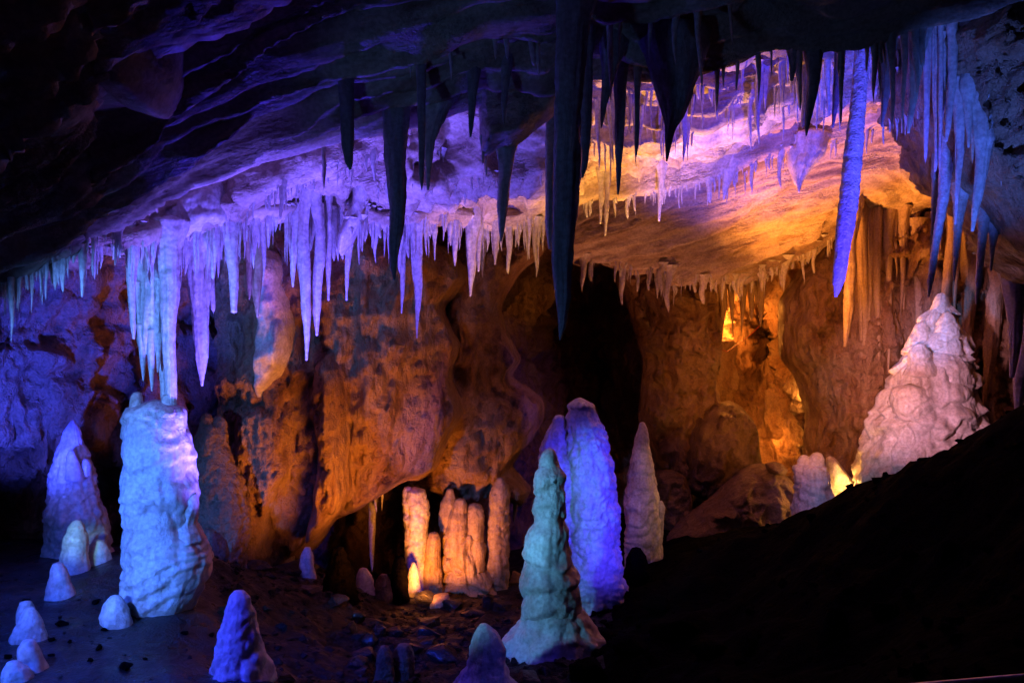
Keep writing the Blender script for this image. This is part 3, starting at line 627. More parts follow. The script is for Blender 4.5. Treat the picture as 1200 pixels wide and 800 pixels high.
rub = [(30, 705, 12, 8), (112, 706, 14, 8), (72, 732, 18, 10), (60, 750, 10, 6), (116, 760, 14, 9), (146, 782, 22, 12), (122, 738, 10, 6), (216, 742, 14, 6), (248, 744, 12, 6), (106, 774, 12, 6), (60, 768, 9, 6), (170, 772, 6, 5), (10, 770, 12, 8), (82, 752, 7, 5)]
for i, (x, y, w, h) in enumerate(rub):
    d = depth_on_floor(x, y) or 5.5
    tag(lump_rock('pebble', x, y, w, h, d, M['ridge'], 200 + i), 'small dark stone scattered on the wet blue mud floor', 'stone', 'loose stones on the left mud floor')
dark = [(530, 712, 32, 24), (556, 722, 36, 20), (500, 735, 44, 26), (585, 715, 34, 22), (604, 682, 24, 26), (480, 760, 40, 26), (520, 770, 50, 30), (430, 770, 36, 22), (700, 748, 60, 22), (740, 760, 60, 30), (790, 740, 70, 40), (690, 790, 60, 30), (345, 672, 60, 26), (300, 668, 44, 22), (395, 705, 40, 16), (770, 712, 46, 26), (830, 770, 50, 40), (730, 690, 30, 20), (880, 760, 40, 26), (1040, 720, 44, 30), (620, 800, 46, 24), (366, 690, 34, 20)]
r3 = random.Random(12)
dark += [(r3.uniform(410, 640), r3.uniform(705, 795), r3.uniform(16, 46), r3.uniform(12, 28)) for _ in range(20)]
for i, (x, y, w, h) in enumerate(dark):
    d = depth_on_floor(x, y) or 8.0
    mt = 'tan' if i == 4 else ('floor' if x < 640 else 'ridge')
    lb = 'rounded orange lump at the foot of the straight orange column' if i == 4 else 'rounded dark boulder in the unlit rubble of the cave floor'
    tag(lump_rock('rubble_rock', x, y, w, h, d, M[mt], 300 + i), lb, 'rock', None if i == 4 else 'dark rubble on the cave floor')

# uncountable broken grit over the cave floor
gv, gf = [], []; shp = [stone_shape(900 + k, 10, False) for k in range(8)]; r1 = random.Random(77)
for k in range(2600):
    if r1.random() < .75: px, d = r1.uniform(250, 760), r1.uniform(5.4, 10.2)
    elif r1.random() < .6: px, d = r1.uniform(700, 1250), r1.uniform(3.2, 8)
    else: px, d = r1.uniform(-40, 300), r1.uniform(4.8, 7.6)
    x = (px - 600) / F * d; z = floor_z(x, d)
    sz = .012 + .055 * r1.random() ** 3
    if px < 260: sz *= .5
    if px < 260 and k % 3: continue
    V, Fc = shp[k % 8]; a = r1.uniform(0, 6.28); c_, s_ = math.cos(a), math.sin(a)
    Q = V * np.array([1, r1.uniform(.6, 1), r1.uniform(.4, .8)]) * sz
    Q = np.stack([Q[:, 0] * c_ - Q[:, 1] * s_ + x, Q[:, 0] * s_ + Q[:, 1] * c_ + d, Q[:, 2] + z + sz * .15], 1)
    o_ = len(gv); gv += Q.tolist(); gf += [[i + o_ for i in f] for f in Fc]
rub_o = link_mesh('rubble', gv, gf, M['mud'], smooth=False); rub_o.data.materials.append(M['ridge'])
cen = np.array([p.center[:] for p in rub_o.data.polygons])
rub_o.data.polygons.foreach_set('material_index', (cen[:, 0] / cen[:, 1] * F + 600 > 690).astype(np.int32))  # grit on the right takes the ridge colour with its painted shade
tag(rub_o, 'loose broken grit and pebbles strewn over the cave floor', 'rubble', kind='stuff')

# ------------------------------------------------------------------ stalactites
def ceil_z(x, y, z0):
    h = BV_ALL.ray_cast(Vector((x, y, z0)), Vector((0, 0, 1)))[0]
    return h.z if h else None
STD = dict(wander=.45, lump=.016, lscale=12, ring=.004, rscale=13, flute=.22, wob=.17, warp=3)
STK = dict(lump=.02, lscale=20, ring=.004, rscale=22, flute=.09, wob=.12)
def stalactite(label, prof, d=None, mat='drip', group='large stalactites', oval=.9, nseg=22, name='stalactite', style=None, lean=None):
    pr = np.array(prof, float); px = (pr[0, 1] + pr[0, 2]) / 2
    if d is None:
        d = cam_hit(BV_ALL, px, pr[0, 0] - 4) or 8.0
        d = min(d, 12.5)
    x = (px - 600) / F * d; z0 = (400 - pr[0, 0]) / F * d
    zt = ceil_z(x, d, z0 - .12)
    if zt is None or zt - z0 > 1.6: zt = z0 + .3
    zt = max(zt, z0) + .08
    zc = ceil_z(x, d, (400 - pr[-1, 0]) / F * d + .02)
    rr = (pr[0, 2] - pr[0, 1]) / 2 / F * d
    o = body(name, pr, d, M[mat], nseg=nseg, seed=hash_str(label), top_ext=zt, flare=(zc if zc is not None and zc < zt + .1 else None), loc=(x, d, zt), oval=oval, **(style or STD))
    tag(o, label, 'stalactite', group); return o

big = [
    # near dark ones
    ('short black spike stalactite far left of the dark row', [(82, 399, 416), (120, 400, 416), (170, 402, 415), (190, 405, 414), (199, 409, 412)], 5.0, 'grey'),
    ('black stalactite above the grey green one, tip inside the violet recess', [(20, 545, 560), (90, 547, 559), (130, 548, 556), (150, 549, 554), (161, 550, 552)], 5.2, 'grey'),
    ('thin black stalactite touching a wider violet drapery on its right', [(50, 488, 500), (120, 490, 500), (170, 491, 499), (205, 492, 497), (223, 494, 495)], 5.0, 'grey'),
    ('violet drapery stalactite, wide at the top, beside a thin black one', [(110, 499, 531), (140, 499, 523), (165, 500, 512), (190, 500, 508), (223, 501, 503)], 5.4, 'drip'),
    ('long grey green stalactite left of the thin black one', [(145, 454, 479), (180, 454, 476), (230, 453, 472), (280, 455, 469), (310, 458, 466), (328, 461, 463)], 5.4, 'grey'),
    ('blue grey stalactite hanging below the violet drapery block', [(170, 581, 598), (200, 583, 597), (240, 583, 595), (270, 585, 591), (283, 586, 588)], 5.8, 'drip'),
    ('biggest and longest dark stalactite, hanging at the middle of the cave', [(30, 660, 693), (100, 655, 687), (150, 653, 684), (200, 650, 680), (250, 649, 676), (300, 649, 671), (350, 651, 667), (380, 653, 662), (398, 655, 657)], 4.6, 'grey'),
    ('dark stalactite pressed against the right side of the biggest one', [(60, 682, 697), (150, 682, 694), (195, 679, 689), (208, 680, 684)], 5.2, 'grey'),
    ('pale violet stalactite half hidden behind the left side of the biggest one', [(130, 642, 656), (200, 641, 651), (265, 640, 648), (292, 643, 646)], 6.0, 'drip'),
    ('crooked black stalactite just right of the biggest one', [(45, 704, 726), (90, 704, 718), (130, 704, 710), (150, 704, 706)], 5.3, 'grey'),
    ('dark violet stalactite with its tip before the pink roll of rock', [(90, 723, 736), (150, 722, 733), (190, 722, 729), (228, 723, 725)], 5.5, 'grey'),
    ('very thin dark stalactite between the violet one and the dark wedge', [(105, 744, 751), (170, 744, 748), (184, 745, 746)], 5.5, 'grey'),
    ('dark wedge shaped drapery stalactite before the bright orange recess', [(80, 771, 819), (110, 775, 813), (135, 777, 801), (150, 778, 790), (170, 779, 786), (189, 780, 782)], 5.3, 'grey'),
    ('dark stalactite above the violet drapery block', [(20, 583, 602), (70, 588, 598), (120, 588, 594), (146, 590, 591)], 5.2, 'grey'),
    ('short black stub stalactite on the lip left of a longer black one', [(58, 923, 936), (75, 925, 934), (95, 926, 929)], 5.6, 'grey'),
    ('black stalactite before the pink roll, left of the long blue one', [(52, 944, 961), (100, 944, 957), (140, 943, 950), (159, 944, 946)], 5.6, 'grey'),
    ('dark purple stalactite close left of the long blue one', [(45, 976, 989), (100, 975, 985), (149, 975, 977)], 6.0, 'grey'),
    ('dark purple stalactite right of the long blue one', [(42, 1034, 1053), (90, 1033, 1044), (130, 1032, 1038), (149, 1033, 1034)], 5.8, 'grey'),
    ('blue stalactite hanging from a round dark boss on the lip', [(34, 1064, 1086), (80, 1066, 1079), (120, 1065, 1073), (156, 1063, 1066)], 5.7, 'drip'),
    ('long straight bright blue stalactite, slightly leaning, at right', [(35, 1003, 1020), (80, 1001, 1017), (150, 994, 1012), (200, 988, 1008), (250, 983, 1003), (300, 978, 994), (330, 976, 989), (348, 978, 981)], 6.3, 'knobby'),
    # left white group
    ('slim greenish white stalactite at the left of the big white bundle', [(266, 146, 159), (330, 149, 159), (380, 153, 159), (397, 155, 158)], 6.1, 'drip'),
    ('white stalactite column reaching down to the broad pale stalagmite', [(285, 180, 204), (320, 183, 205), (380, 190, 206), (430, 193, 206), (474, 193, 206)], 6.1, 'drip'),
    ('violet edged thin stalactite beside the white column', [(380, 184, 196), (430, 187, 196), (474, 189, 196)], 6.2, 'drip'),
    ('thick blunt white stalactite hanging alone right of the white bundle', [(278, 217, 248), (300, 219, 247), (340, 222, 245), (390, 226, 243), (420, 230, 243), (440, 234, 240), (452, 236, 238)], 6.5, 'drip'),
    ('violet stalactite with a blunt cut end under the lilac ledge', [(215, 257, 280), (270, 262, 279), (330, 268, 278), (366, 270, 277)], 6.4, 'drip'),
    ('short tan stalactite, left of a tan pair', [(285, 286, 297), (330, 289, 296), (351, 291, 293)], 7.2, 'tan'),
    ('longer tan stalactite, right of a tan pair', [(280, 296, 311), (330, 297, 309), (355, 299, 306), (372, 301, 303)], 7.2, 'tan'),
    ('lilac stalactite close left of the long white tapered one', [(250, 337, 349), (300, 339, 347), (320, 340, 345), (336, 342, 344)], 7.0, 'drip'),
    ('long white tapered stalactite under the right part of the lilac ledge', [(265, 351, 362), (320, 350, 365), (370, 354, 364), (400, 357, 362), (422, 358, 360)], 6.9, 'drip'),
    ('violet blunt stalactite close right of the long white tapered one', [(250, 366, 378), (310, 367, 379), (360, 367, 377), (393, 370, 373)], 7.0, 'drip'),
    ('slim lilac stalactite two places right of the long white tapered one', [(240, 381, 390), (310, 382, 388), (352, 384, 386)], 7.1, 'drip'),
    ('lilac stalactite with a bent upper half, right end of the ledge', [(180, 413, 425), (230, 410, 422), (280, 403, 413), (320, 404, 409), (352, 405, 407)], 7.3, 'drip'),
    ('cream stalactite just right of the grey green dark one', [(262, 468, 479), (320, 469, 475), (350, 469, 473), (367, 470, 471)], 8.0, 'drip'),
    ('long pinkish cream stalactite, longest of the middle fringe', [(258, 484, 496), (300, 484, 496), (340, 486, 494), (375, 487, 491), (396, 488, 489)], 8.0, 'drip'),
    ('thick orange lit cream stalactite over the dark rock right of the longest one', [(235, 546, 560), (290, 546, 558), (320, 548, 555), (347, 550, 552)], 8.4, 'drip'),
    ('short cream stalactite touching the thick orange lit one', [(240, 558, 568), (290, 559, 565), (318, 560, 562)], 8.5, 'drip'),
    ('cream stalactite under the blue grey one', [(240, 575, 586), (280, 577, 584), (310, 579, 581)], 8.6, 'drip'),
    ('pink stalactite on the right of the biggest dark one, left of a close pair', [(205, 702, 709), (240, 703, 707), (262, 703, 705)], None, 'drip'),
    ('pink stalactite on the right of the biggest dark one, right of a close pair', [(205, 708, 714), (245, 708, 713), (276, 708, 710)], None, 'drip'),
    ('pink stalactite hanging alone from the roll below the dark wedge', [(198, 770, 779), (225, 770, 776), (259, 771, 773)], None, 'drip'),
    ('lilac drapery stalactite under the pink roll, wide one', [(178, 938, 962), (195, 936, 952), (215, 935, 941), (226, 936, 937)], 9.2, 'drip'),
    ('lilac leaf shaped stalactite under the pink roll left of the wide one', [(185, 856, 870), (200, 852, 863), (220, 848, 855), (234, 848, 849)], 9.3, 'drip'),
    # right cluster
    ('cyan stalactite on the left edge of the hanging rock mass', [(60, 1090, 1105), (120, 1096, 1108), (170, 1096, 1104), (201, 1095, 1097)], 6.3, 'drip'),
    ('deep blue thin stalactite crossing the front of the hanging rock mass', [(45, 1110, 1121), (100, 1110, 1119), (150, 1108, 1113), (166, 1108, 1110)], 6.1, 'drip'),
    ('long pink knobby stalactite pointing at the top of the great stalagmite', [(160, 1105, 1118), (230, 1100, 1112), (290, 1092, 1100), (330, 1087, 1094), (348, 1087, 1089)], 6.6, 'knobby'),
    ('dark purple stalactite behind the long pink knobby one', [(150, 1098, 1107), (250, 1091, 1098), (299, 1089, 1092)], 6.8, 'grey'),
    ('slim blue stalactite in the middle of the hanging rock mass', [(110, 1118, 1133), (180, 1122, 1130), (230, 1118, 1124), (263, 1118, 1120)], 6.2, 'drip'),
    ('thick blue stalactite on the front of the hanging rock mass', [(75, 1147, 1171), (130, 1148, 1165), (180, 1143, 1157), (230, 1140, 1150), (271, 1138, 1141)], 6.1, 'drip'),
    ('pale forked stalactite between two blue ones on the hanging rock mass', [(80, 1129, 1146), (130, 1132, 1140), (173, 1134, 1136)], 6.1, 'drip'),
    ('short pink knobby stalactite beside the long pink knobby one', [(230, 1119, 1132), (290, 1117, 1124), (329, 1117, 1119)], 6.7, 'knobby'),
    ('bent pink knobby stalactite below the hanging rock mass', [(225, 1150, 1162), (290, 1146, 1154), (330, 1143, 1150), (356, 1143, 1146)], 6.7, 'knobby'),
    ('small pink stalactite right of the bent pink one', [(240, 1160, 1171), (300, 1160, 1165), (317, 1160, 1162)], 6.7, 'knobby'),
    ('thick pink stalactite at the right edge of the picture, upper one', [(280, 1179, 1206), (350, 1183, 1202), (400, 1185, 1197), (442, 1184, 1189)], 7.6, 'flow'),
    ('pink stalactite at the right edge of the picture, lower one', [(370, 1196, 1214), (440, 1192, 1208), (496, 1190, 1196)], 7.8, 'flow'),
    ('long brown stalactite behind the great stalagmite, ending lowest', [(265, 1160, 1181), (330, 1160, 1178), (400, 1156, 1172), (450, 1152, 1160), (479, 1151, 1153)], 10.6, 'tan'),
    ('thick brown column stalactite behind the pink edge ones', [(330, 1169, 1190), (420, 1168, 1186), (505, 1164, 1178)], 10.9, 'tan'),
    ('brown stalactite just right of the great stalagmite top', [(280, 1129, 1148), (340, 1130, 1143), (402, 1127, 1140)], 10.8, 'tan'),
    ('thin brown stalactite just left of the great stalagmite top', [(270, 1108, 1122), (330, 1104, 1114), (352, 1103, 1112)], 10.6, 'tan'),
    ('plump tan stalactite right of the long blue one', [(268, 993, 1007), (330, 989, 1001), (370, 987, 998), (406, 988, 991)], 10.9, 'tan'),
]
SPECIAL = {'long straight bright blue': STK}
for lb, pr, d, mt in big:
    stl = STK if mt == 'knobby' else None
    nb = 36 if (max(p[2] - p[1] for p in pr) > 18) else 22
    stalactite(lb, pr, d, mt, nseg=nb, style=stl)
# the big white bundle: one thing with finger tips
zt = (400 - 262) / F * 6.15 + .1
bx = (178 - 600) / F * 6.15
bun = bpy.data.objects.new('stalactite_bundle', None); COL.objects.link(bun); bun.location = (bx, 6.15, zt)
tag(bun, 'big white bundle of fused stalactites with finger tips above the broad pale stalagmite', 'stalactite')
body('curtain', [(255, 153, 202), (300, 158, 199), (340, 160, 197), (380, 161, 194), (405, 164, 190), (415, 168, 186)], 6.15, M['drip'], nseg=48, flute=.35, wob=.1, seed=4, parent=bun, oval=.55, lump=.008, lscale=15)
for pr in ([(380, 160, 172), (420, 164, 171), (446, 167, 169)], [(385, 171, 183), (430, 174, 181), (458, 177, 179)], [(390, 182, 191), (420, 183, 188), (436, 184, 186)], [(330, 158, 166), (370, 160, 166), (405, 162, 165)]):
    body('finger_tip', pr, 6.12, M['drip'], nseg=16, seed=int(pr[0][1]), parent=bun, wob=.1, flute=.06)

# prototypes for the fringes
def proto(seed, bend, blunt):
    n, k = 26, 14
    t = np.linspace(0, 1, n)
    r = (1 - t) ** blunt * (1 + .10 * np.sin(t * 9 + seed)) + .03
    r *= 1 + .9 * np.exp(-t * 11)
    th = np.linspace(0, 2 * math.pi, k, endpoint=False)
    cxx = bend * np.sin(t * 2.4) + .25 * np.sin(t * 7 + seed); cyy = bend * .5 * np.sin(t * 3 + seed)
    V = np.stack([cxx[:, None] + r[:, None] * np.cos(th), cyy[:, None] + r[:, None] * np.sin(th), -np.repeat(t[:, None], k, 1)], -1).reshape(-1, 3)
    nz = fbm(V * np.array([1.6, 1.6, 7]) + seed, 3, seed)
    V[:, :2] *= (1 + .20 * nz)[:, None]
    Fc = [list(f[::-1]) for f in grid_faces(n, k, wrap=True)]
    V = np.vstack([V, [cxx[-1], cyy[-1], -1.01]]); a = n * k
    Fc += [[a, (n - 1) * k + (j + 1) % k, (n - 1) * k + j] for j in range(k)]
    me = bpy.data.meshes.new('stalactite'); me.from_pydata(V.tolist(), [], [[int(i) for i in f] for f in Fc])
    me.polygons.foreach_set('use_smooth', np.ones(len(me.polygons), bool)); me.update()
    return me
PROT = {}
for mt in ('drip', 'tan', 'grey'):
    PROT[mt] = []
    for s in range(9):
        me = proto(s * 5 + 3, [0, .25, -.2, .6, -.5, .1, .8, -.3, 0][s], [.55, .7, .6, .85, .4, .75, 1.0, .3, .5][s]); me.materials.append(M[mt]); PROT[mt].append(me)

PEND = []
NBIG = len([o for o in bpy.data.objects if o.get('category') == 'stalactite'])
def hang(px, py, Lpx, wpx, mat, label, group, d=None, rr=random):
    dd = d if d is not None else cam_hit(BV_ALL, px, py - 3)
    if dd is None or dd > 13: return
    if d is None: dd += .05
    x = (px - 600) / F * dd; z = (400 - py) / F * dd
    zt = ceil_z(x, dd, z - .15)
    if zt is None or zt - z > .35: zt = z + (.1 if d is None else .35)
    zt += .10
    tipz = (400 - py - Lpx) / F * dd
    w = wpx / F * dd / 2
    PEND.append((Lpx * wpx * (0.05 if 'near roof' in group else 1), (x, dd, zt), rr.uniform(0, 6.28), (w, w * rr.uniform(.8, 1.3), max(zt - tipz, .05)), rr.choice(PROT[mat]), label, group))

def fringe(curve, n, lr, wr, mat, label, group, seed, jitter=6, d=None, power=1.8, even=0.0):
    rr = random.Random(seed); c = np.array(curve, float)
    for i in range(n):
        px = c[0, 0] + (c[-1, 0] - c[0, 0]) * (i + rr.uniform(.1, .9)) / n
        cl = .5 + .5 * math.sin(px * .071 + seed * 1.7) * math.sin(px * .023 + seed) + .35 * math.sin(px * .19 + seed * 3)
        if rr.random() > .45 + cl + even: continue
        px += 9 * math.sin(px * .13 + seed)
        py = np.interp(px, c[:, 0], c[:, 1]) + rr.uniform(-jitter, jitter)
        L = lr[0] + (lr[1] - lr[0]) * min(1, rr.random() ** power * (.35 + cl))
        w = wr[0] + (wr[1] - wr[0]) * (.3 * rr.random() + .7 * min(1, (L - lr[0]) / (lr[1] - lr[0]) + .15))
        hang(px, py, L, w, mat, label, group, d, rr)
fringe([(2, 332), (40, 318), (90, 290), (145, 272)], 24, (16, 66), (4, 11), 'drip', 'small violet stalactite in the fringe under the far left end of the ledge', 'far left fringe stalactites', 1, jitter=3, even=1)
hang(13, 322, 78, 9, 'drip', 'long deep blue stalactite hanging at the far left edge of the picture', 'large stalactites', None, random.Random(3))
fringe([(148, 276), (200, 290), (255, 272), (330, 256), (400, 250), (440, 262)], 64, (18, 95), (4, 13), 'drip', 'lilac stalactite in the fringe under the lit left ledge', 'lilac ledge fringe stalactites', 2, jitter=8, power=1.6, even=.5)
fringe([(440, 262), (520, 260), (580, 270), (640, 262)], 44, (12, 66), (4, 10), 'drip', 'cream stalactite in the fringe over the brown wall at the middle', 'middle fringe stalactites', 3, jitter=6, even=.5)
fringe([(250, 225), (330, 198), (400, 175), (450, 165)], 22, (14, 50), (3, 9), 'drip', 'lilac stalactite on the upper face of the lit left ledge', 'upper left ledge stalactites', 4, jitter=12)
fringe([(440, 190), (520, 185), (600, 195), (640, 190)], 12, (12, 40), (4, 8), 'drip', 'violet stalactite inside the rough recess between the dark ones', 'violet recess stalactites', 5, jitter=18)
fringe([(690, 110), (740, 112), (800, 105), (830, 92)], 26, (25, 90), (4, 10), 'drip', 'pale violet stalactite in the bright recess right of the biggest dark one', 'bright recess stalactites', 6, jitter=10, even=.3)
fringe([(822, 90), (880, 70), (930, 66), (1010, 50), (1085, 36)], 34, (30, 115), (5, 11), 'drip', 'blue lilac stalactite in the curtain behind the dark roof lip at upper right', 'upper right curtain stalactites', 7, jitter=9, even=.5)
fringe([(660, 245), (740, 228), (850, 206), (940, 174), (1010, 158)], 20, (10, 42), (3, 8), 'drip', 'small pink stalactite under the edge of the pink roll of rock', 'pink roll fringe stalactites', 8, jitter=4, even=.3)
fringe([(690, 310), (760, 318), (800, 334), (860, 330), (930, 312), (975, 282)], 46, (6, 44), (4, 12), 'drip', 'stubby cream stalactite on the lower edge of the sloping roof', 'lower roof edge stalactites', 9, jitter=9)
fringe([(1000, 262), (1050, 250), (1095, 245)], 17, (60, 185), (6, 13), 'tan', 'long brown stalactite in the curtain on the orange right wall', 'brown right wall stalactites', 10, jitter=8, d=11.2, power=1.0)
fringe([(1095, 235), (1140, 235), (1190, 250)], 9, (50, 150), (6, 13), 'tan', 'brown stalactite in the shade behind the hanging rock mass', 'shaded right stalactites', 11, jitter=6, d=10.6)
fringe([(838, 352), (860, 362), (886, 375)], 12, (14, 34), (4, 8), 'drip', 'glowing orange stalactite in the lamp pocket of the far wall', 'glowing pocket stalactites', 12, jitter=4, d=13.6)
fringe([(846, 330), (880, 335), (915, 338)], 12, (20, 62), (7, 14), 'tan', 'dim brown stalactite over the lamp pocket', 'stalactites over the lamp pocket', 13, jitter=4, d=12.6)
fringe([(1092, 60), (1130, 40), (1160, 60), (1198, 90)], 54, (30, 150), (3, 9), 'drip', 'blue stalactite clustered on the hanging rock mass at right', 'hanging rock stalactites', 14, jitter=25, d=6.2, even=1)
fringe([(425, 592), (470, 566), (540, 590), (612, 592)], 14, (14, 48), (5, 10), 'grey', 'dark grey stalactite hanging under the brown wall behind the orange group', 'stalactites under the brown wall', 15, jitter=5, d=10.6)
hang(436, 585, 85, 11, 'drip', 'long pale stalactite in the dark hollow under the brown wall', 'large stalactites', 10.8, random.Random(8))
fringe([(470, 60), (560, 40), (640, 50), (760, 50), (860, 30)], 14, (30, 80), (7, 14), 'grey', 'black stalactite lost in the dark of the near roof', 'near roof stalactites', 16, jitter=22, d=5.0)

# the finest straws, past counting: one object
sv, sf = [], []; r2 = random.Random(31)
PEND.sort(key=lambda p: -p[0])
for k, (_, loc, rz, sc, me, label, group) in enumerate(PEND):
    if k < 296 - NBIG:
        o = bpy.data.objects.new('stalactite', me); COL.objects.link(o)
        o.location = loc; o.rotation_euler = (0, 0, rz); o.scale = sc
        tag(o, label, 'stalactite', group)
    else:
        V = np.empty(len(me.vertices) * 3); me.vertices.foreach_get('co', V); V = V.reshape(-1, 3) * np.array(sc)
        c_, s_ = math.cos(rz), math.sin(rz)
        V = np.stack([V[:, 0] * c_ - V[:, 1] * s_, V[:, 0] * s_ + V[:, 1] * c_, V[:, 2]], 1) + np.array(loc)
        o_ = len(sv); sv.extend(V.tolist()); sf.extend([[i + o_ for i in p.vertices] for p in me.polygons])
def straws(curve, n, lr, wr, jitter, mat='drip'):
    c = np.array(curve, float)
    for k in range(n):
        px = r2.uniform(c[0, 0], c[-1, 0]); py = np.interp(px, c[:, 0], c[:, 1]) + r2.uniform(-jitter, jitter)
        d = cam_hit(BV_ALL, px, py - 3)
        if d is None or d > 13: continue
        d += .04; x = (px - 600) / F * d; z = (400 - py) / F * d; L = (lr[0] + (lr[1] - lr[0]) * r2.random() ** 1.9) / F * d + .08; w_ = r2.uniform(*wr) / F * d / 2
        me = r2.choice(PROT[mat]); V = np.empty(len(me.vertices) * 3); me.vertices.foreach_get('co', V); V = V.reshape(-1, 3)
        o_ = len(sv); sv.extend((V * np.array([w_, w_, L]) + np.array([x, d, z + .08])).tolist()); sf.extend([[i + o_ for i in p.vertices] for p in me.polygons])
straws([(0, 334), (40, 318), (90, 290), (145, 272)], 90, (6, 46), (2, 6), 4)
straws([(148, 276), (200, 290), (255, 272), (330, 256), (400, 250), (440, 262)], 170, (6, 62), (2, 6), 10)
straws([(440, 262), (520, 260), (580, 270), (640, 262)], 110, (6, 46), (2, 5), 8)
straws([(270, 255), (320, 226), (366, 211), (404, 196), (446, 178)], 50, (5, 26), (2, 5), 6)
straws([(440, 200), (520, 195), (600, 205), (645, 200)], 50, (5, 26), (2, 4), 30)
straws([(660, 245), (740, 228), (850, 206), (940, 174), (1010, 158), (1085, 124)], 110, (4, 30), (2, 5), 5)
straws([(690, 310), (760, 318), (800, 334), (860, 330), (930, 312), (975, 282)], 130, (4, 30), (2, 6), 10)
straws([(690, 150), (800, 120), (900, 100), (1060, 70)], 120, (10, 60), (2, 6), 26)
tag(link_mesh('fine_stalactites', sv, sf, M['drip']), 'finest little straws and drips fringing all the lit ledges', 'stalactites', kind='stuff')

# ------------------------------------------------------------------ handrail and cable
def tube(name, pts, r, mat, k=10, parent=None, loc=None):
    V = []; pts = [np.array(p, float) for p in pts]
    for i, p in enumerate(pts):
        a = pts[max(i - 1, 0)]; b = pts[min(i + 1, len(pts) - 1)]; t = (b - a) / np.linalg.norm(b - a)
        u = np.cross(t, [0, 0, 1.]); 
        if np.linalg.norm(u) < 1e-3: u = np.cross(t, [1., 0, 0])
        u /= np.linalg.norm(u); w = np.cross(u, t)
        for j in range(k):
            an = 2 * math.pi * j / k; V.append(p + r * (math.cos(an) * u + math.sin(an) * w))
    Fc = grid_faces(len(pts), k, wrap=True).tolist() + [list(range(k))[::-1], [(len(pts) - 1) * k + j for j in range(k)]]
    return link_mesh(name, V, Fc, mat, loc=loc if loc is not None else pts[0], parent=parent)
h = bpy.data.objects.new('handrail', None); COL.objects.link(h); h.location = (1.3, 2.2, -1.6)
tag(h, 'thin steel handrail glinting at the lower right corner', 'handrail')
a, b = W(1060, 806, 2.3), W(1330, 784, 2.0)
tube('rail', [a + (b - a) * t for t in np.linspace(-.6, 1.5, 8)], .012, M['steel'], parent=h)
for t in (-.5, 1.2):
    p = a + (b - a) * t; tube('post', [p, p + np.array([0, 0, -.5]), p + np.array([0, 0, -1.0])], .012, M['steel'], parent=h)
cb = tube('cable', [W(835, 392, 13.2), W(842, 408, 13.1), W(852, 412, 13.2), W(866, 402, 13.3), W(880, 392, 13.4), W(892, 380, 13.6)], .006, M['cable'])
tag(cb, 'thin red cable strung across the rock below the glowing pocket', 'cable')

# ------------------------------------------------------------------ lamps of the show cave
def spot(name, pos, tgt, col, watt, cone=60, blend=.7, size=.08):
    l = bpy.data.lights.new(name, 'SPOT'); l.energy = watt; l.color = col; l.spot_size = math.radians(cone); l.spot_blend = blend; l.shadow_soft_size = size
    o = bpy.data.objects.new(name, l); COL.objects.link(o); o.location = pos
    o.rotation_euler = (Vector(tgt) - Vector(pos)).to_track_quat('-Z', 'Y').to_euler(); return o
def point(name, pos, col, watt, size=.1):
    l = bpy.data.lights.new(name, 'POINT'); l.energy = watt; l.color = col; l.shadow_soft_size = size
    o = bpy.data.objects.new(name, l); COL.objects.link(o); o.location = pos; return o
BLUE = (.06, .035, 1.0); VIO = (.125, .085, 1.0); ICE = (.12, .29, 1.0); ORA = (1.0, .28, .035); YEL = (1.0, .45, .10); PINK = (1.0, .52, .60)
# left: ice white flood on the white bundle, broad stalagmite and the little ones
spot('ice_lamp', (-3.1, 2.4, -.6), W(186, 388, 6.1), (.09, .25, 1), 1000, 24)
spot('ice_column_lamp', (-3.3, 2.6, -.6), W(184, 605, 6.1), (.075, .24, 1), 860, 29)
spot('ice_stub_lamp', (-3.1, 2.4, -.4), W(62, 690, 6.1), (.08, .18, 1), 110, 32)
for tx, ty, td, tc in ((68, 668, 6.15, (.3, .28, 1)), (33, 716, 5.4, (.28, .34, 1)), (137, 710, 5.75, (.18, .2, 1)), (32, 762, 5.0, (.22, .14, 1)), (14, 784, 4.85, (.2, .6, 1)), (119, 646, 6.9, (.14, .10, 1)), (88, 560, 7.3, (.16, .3, 1))):
    p_ = W(tx, ty, td); spot('tip_lamp', p_ + np.array([-.5, -1.6, .55]), p_, tc, 14, 15, 1.0)
spot('violet_lamp', (-1.6, 5.7, -1.7), W(290, 225, 6.9), VIO, 1350, 72)
spot('blue_wall_lamp', (-3.5, 5.4, -1.2), W(45, 410, 7.6), (.025, .045, 1), 1100, 62)
spot('cone_blue_lamp', (-2.9, 5.0, -1.0), W(92, 560, 7.3), (.07, .09, 1), 170, 20)
spot('ceiling_violet_lamp', (-.5, 6.5, -1.9), W(480, 215, 7.4), VIO, 900, 60)
spot('roof_blue_lamp', (-1.6, 7.4, -1.2), W(420, 160, 5.5), BLUE, 300, 52)
spot('stub_blue_lamp', (-2.8, 4.0, -.6), W(280, 740, 5.2), (.035, .015, 1), 170, 36)
spot('front_blue_lamp', (1.2, 4.2, -.9), W(500, 770, 6.2), (.05, .06, 1), 24, 40)
spot('floor_blue_lamp', (-3.6, 3.6, 0), W(150, 735, 5.8), (.02, .08, 1), 560, 60)
spot('little_stub_lamp', (-3.3, 5.0, -.7), W(90, 630, 6.7), (.35, .9, 1), 80, 12)
spot('teal_front_lamp', (-1.6, 2.6, -1.2), W(560, 270, 4.8), (.12, .3, 1), 40, 50)
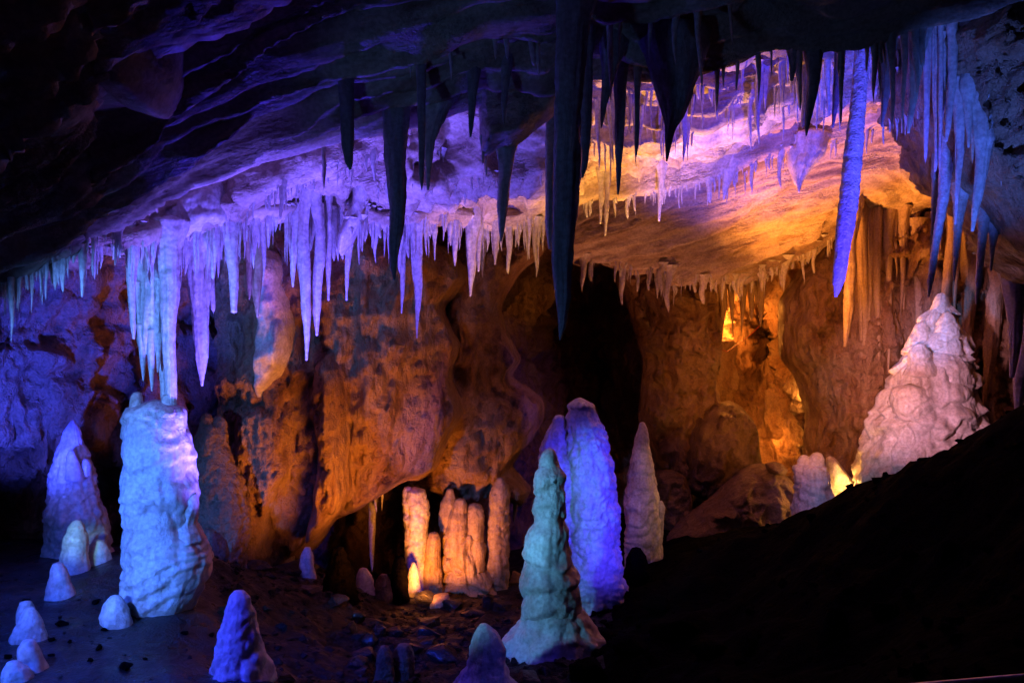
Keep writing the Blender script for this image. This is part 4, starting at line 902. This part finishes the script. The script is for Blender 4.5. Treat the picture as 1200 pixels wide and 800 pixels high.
# orange wall lamps
spot('orange_wall_lamp', (-1.0, 7.7, -2.3), W(365, 465, 9.2), ORA, 270, 88, size=.35)
spot('fringe_orange_lamp', (.1, 7.6, -1.7), W(560, 245, 8.6), YEL, 420, 36)
spot('orange_recess_lamp', (1.2, 8.4, -1.9), W(770, 165, 8.2), YEL, 1700, 44)
spot('orange_slope_lamp', (2.9, 10.2, -1.6), W(1030, 190, 9.9), (1, .32, .05), 1700, 66)
spot('right_wall_lamp', (2.0, 4.7, -.3), W(925, 420, 12), (1, .30, .04), 1150, 32)
spot('orange_group_lamp', (-.95, 8.9, -2.7), W(510, 625, 10), ORA, 170, 84)
point('pocket_lamp', W(856, 380, 13.9), (1, .30, .035), 75)
point('hollow_lamp', W(903, 515, 13.6), (1, .30, .035), 12)
point('yellow_rock_lamp', W(994, 572, 10.1), YEL, 26)
# centre
spot('cyan_lamp', (-1.8, 4.2, -1.1), W(636, 590, 6.45), (.11, .42, .85), 380, 20)
spot('cyan_foot_lamp', (-1.8, 4.2, -1.1), W(636, 705, 6.45), (.11, .42, .85), 210, 21)
spot('blue_lamp', (1.5, 5.4, -1.2), W(690, 590, 7.6), (.045, .03, 1), 420, 42)
spot('cone_lamp', (1.9, 7.4, -1.1), W(765, 580, 9.3), (1, .55, .5), 22, 40)
spot('slope_left_lamp', (1.6, 10.6, -1.9), W(730, 270, 11), (1, .30, .14), 170, 74)
point('fissure_lamp', W(938, 462, 12.9), (1, .42, .07), 14)
# right
spot('pink_lamp', (2.5, 6.6, -.5), W(1085, 450, 9.9), (1, .42, .62), 470, 34)
spot('lilac_top_lamp', (2.9, 8.0, .6), W(1085, 385, 9.9), (.14, .32, 1), 280, 28)
spot('roll_violet_lamp', (1.5, 7.3, -1.6), W(920, 150, 9.0), VIO, 1700, 50)
spot('twin_lamp', (2.2, 6.6, -.7), W(950, 570, 9.4), (.6, .35, 1), 80, 18)
spot('long_blue_lamp', (2.6, 4.6, -1.0), W(985, 255, 6.3), BLUE, 1300, 40)
spot('cluster_lamp', (2.6, 4.7, -.7), W(1128, 150, 6.2), (.06, .15, 1), 420, 44)
spot('edge_pink_lamp', (3.6, 6.0, -.7), W(1180, 345, 7.4), (1, .42, .48), 170, 44)

# ------------------------------------------------------------------ world, camera, view
w = bpy.data.worlds.new('World'); S.world = w; w.use_nodes = True
bg = w.node_tree.nodes['Background']; bg.inputs[0].default_value = (.02, .015, .06, 1); bg.inputs[1].default_value = .05
cam = bpy.data.cameras.new('camera'); cam.sensor_width = 36; cam.lens = 30; cam.clip_end = 200; cam.clip_start = .05
co = bpy.data.objects.new('camera', cam); COL.objects.link(co); co.location = (0, 0, 0); co.rotation_euler = (math.radians(90), 0, 0)
S.camera = co
S.view_settings.view_transform = 'Standard'; S.view_settings.look = 'None'; S.view_settings.exposure = 0; S.view_settings.gamma = 1
S.render.engine = 'CYCLES'
S.cycles.use_denoising = True
S.cycles.max_bounces = 4; S.cycles.diffuse_bounces = 2; S.cycles.use_adaptive_sampling = True; S.cycles.adaptive_threshold = .03
S.cycles.sample_clamp_indirect = 4
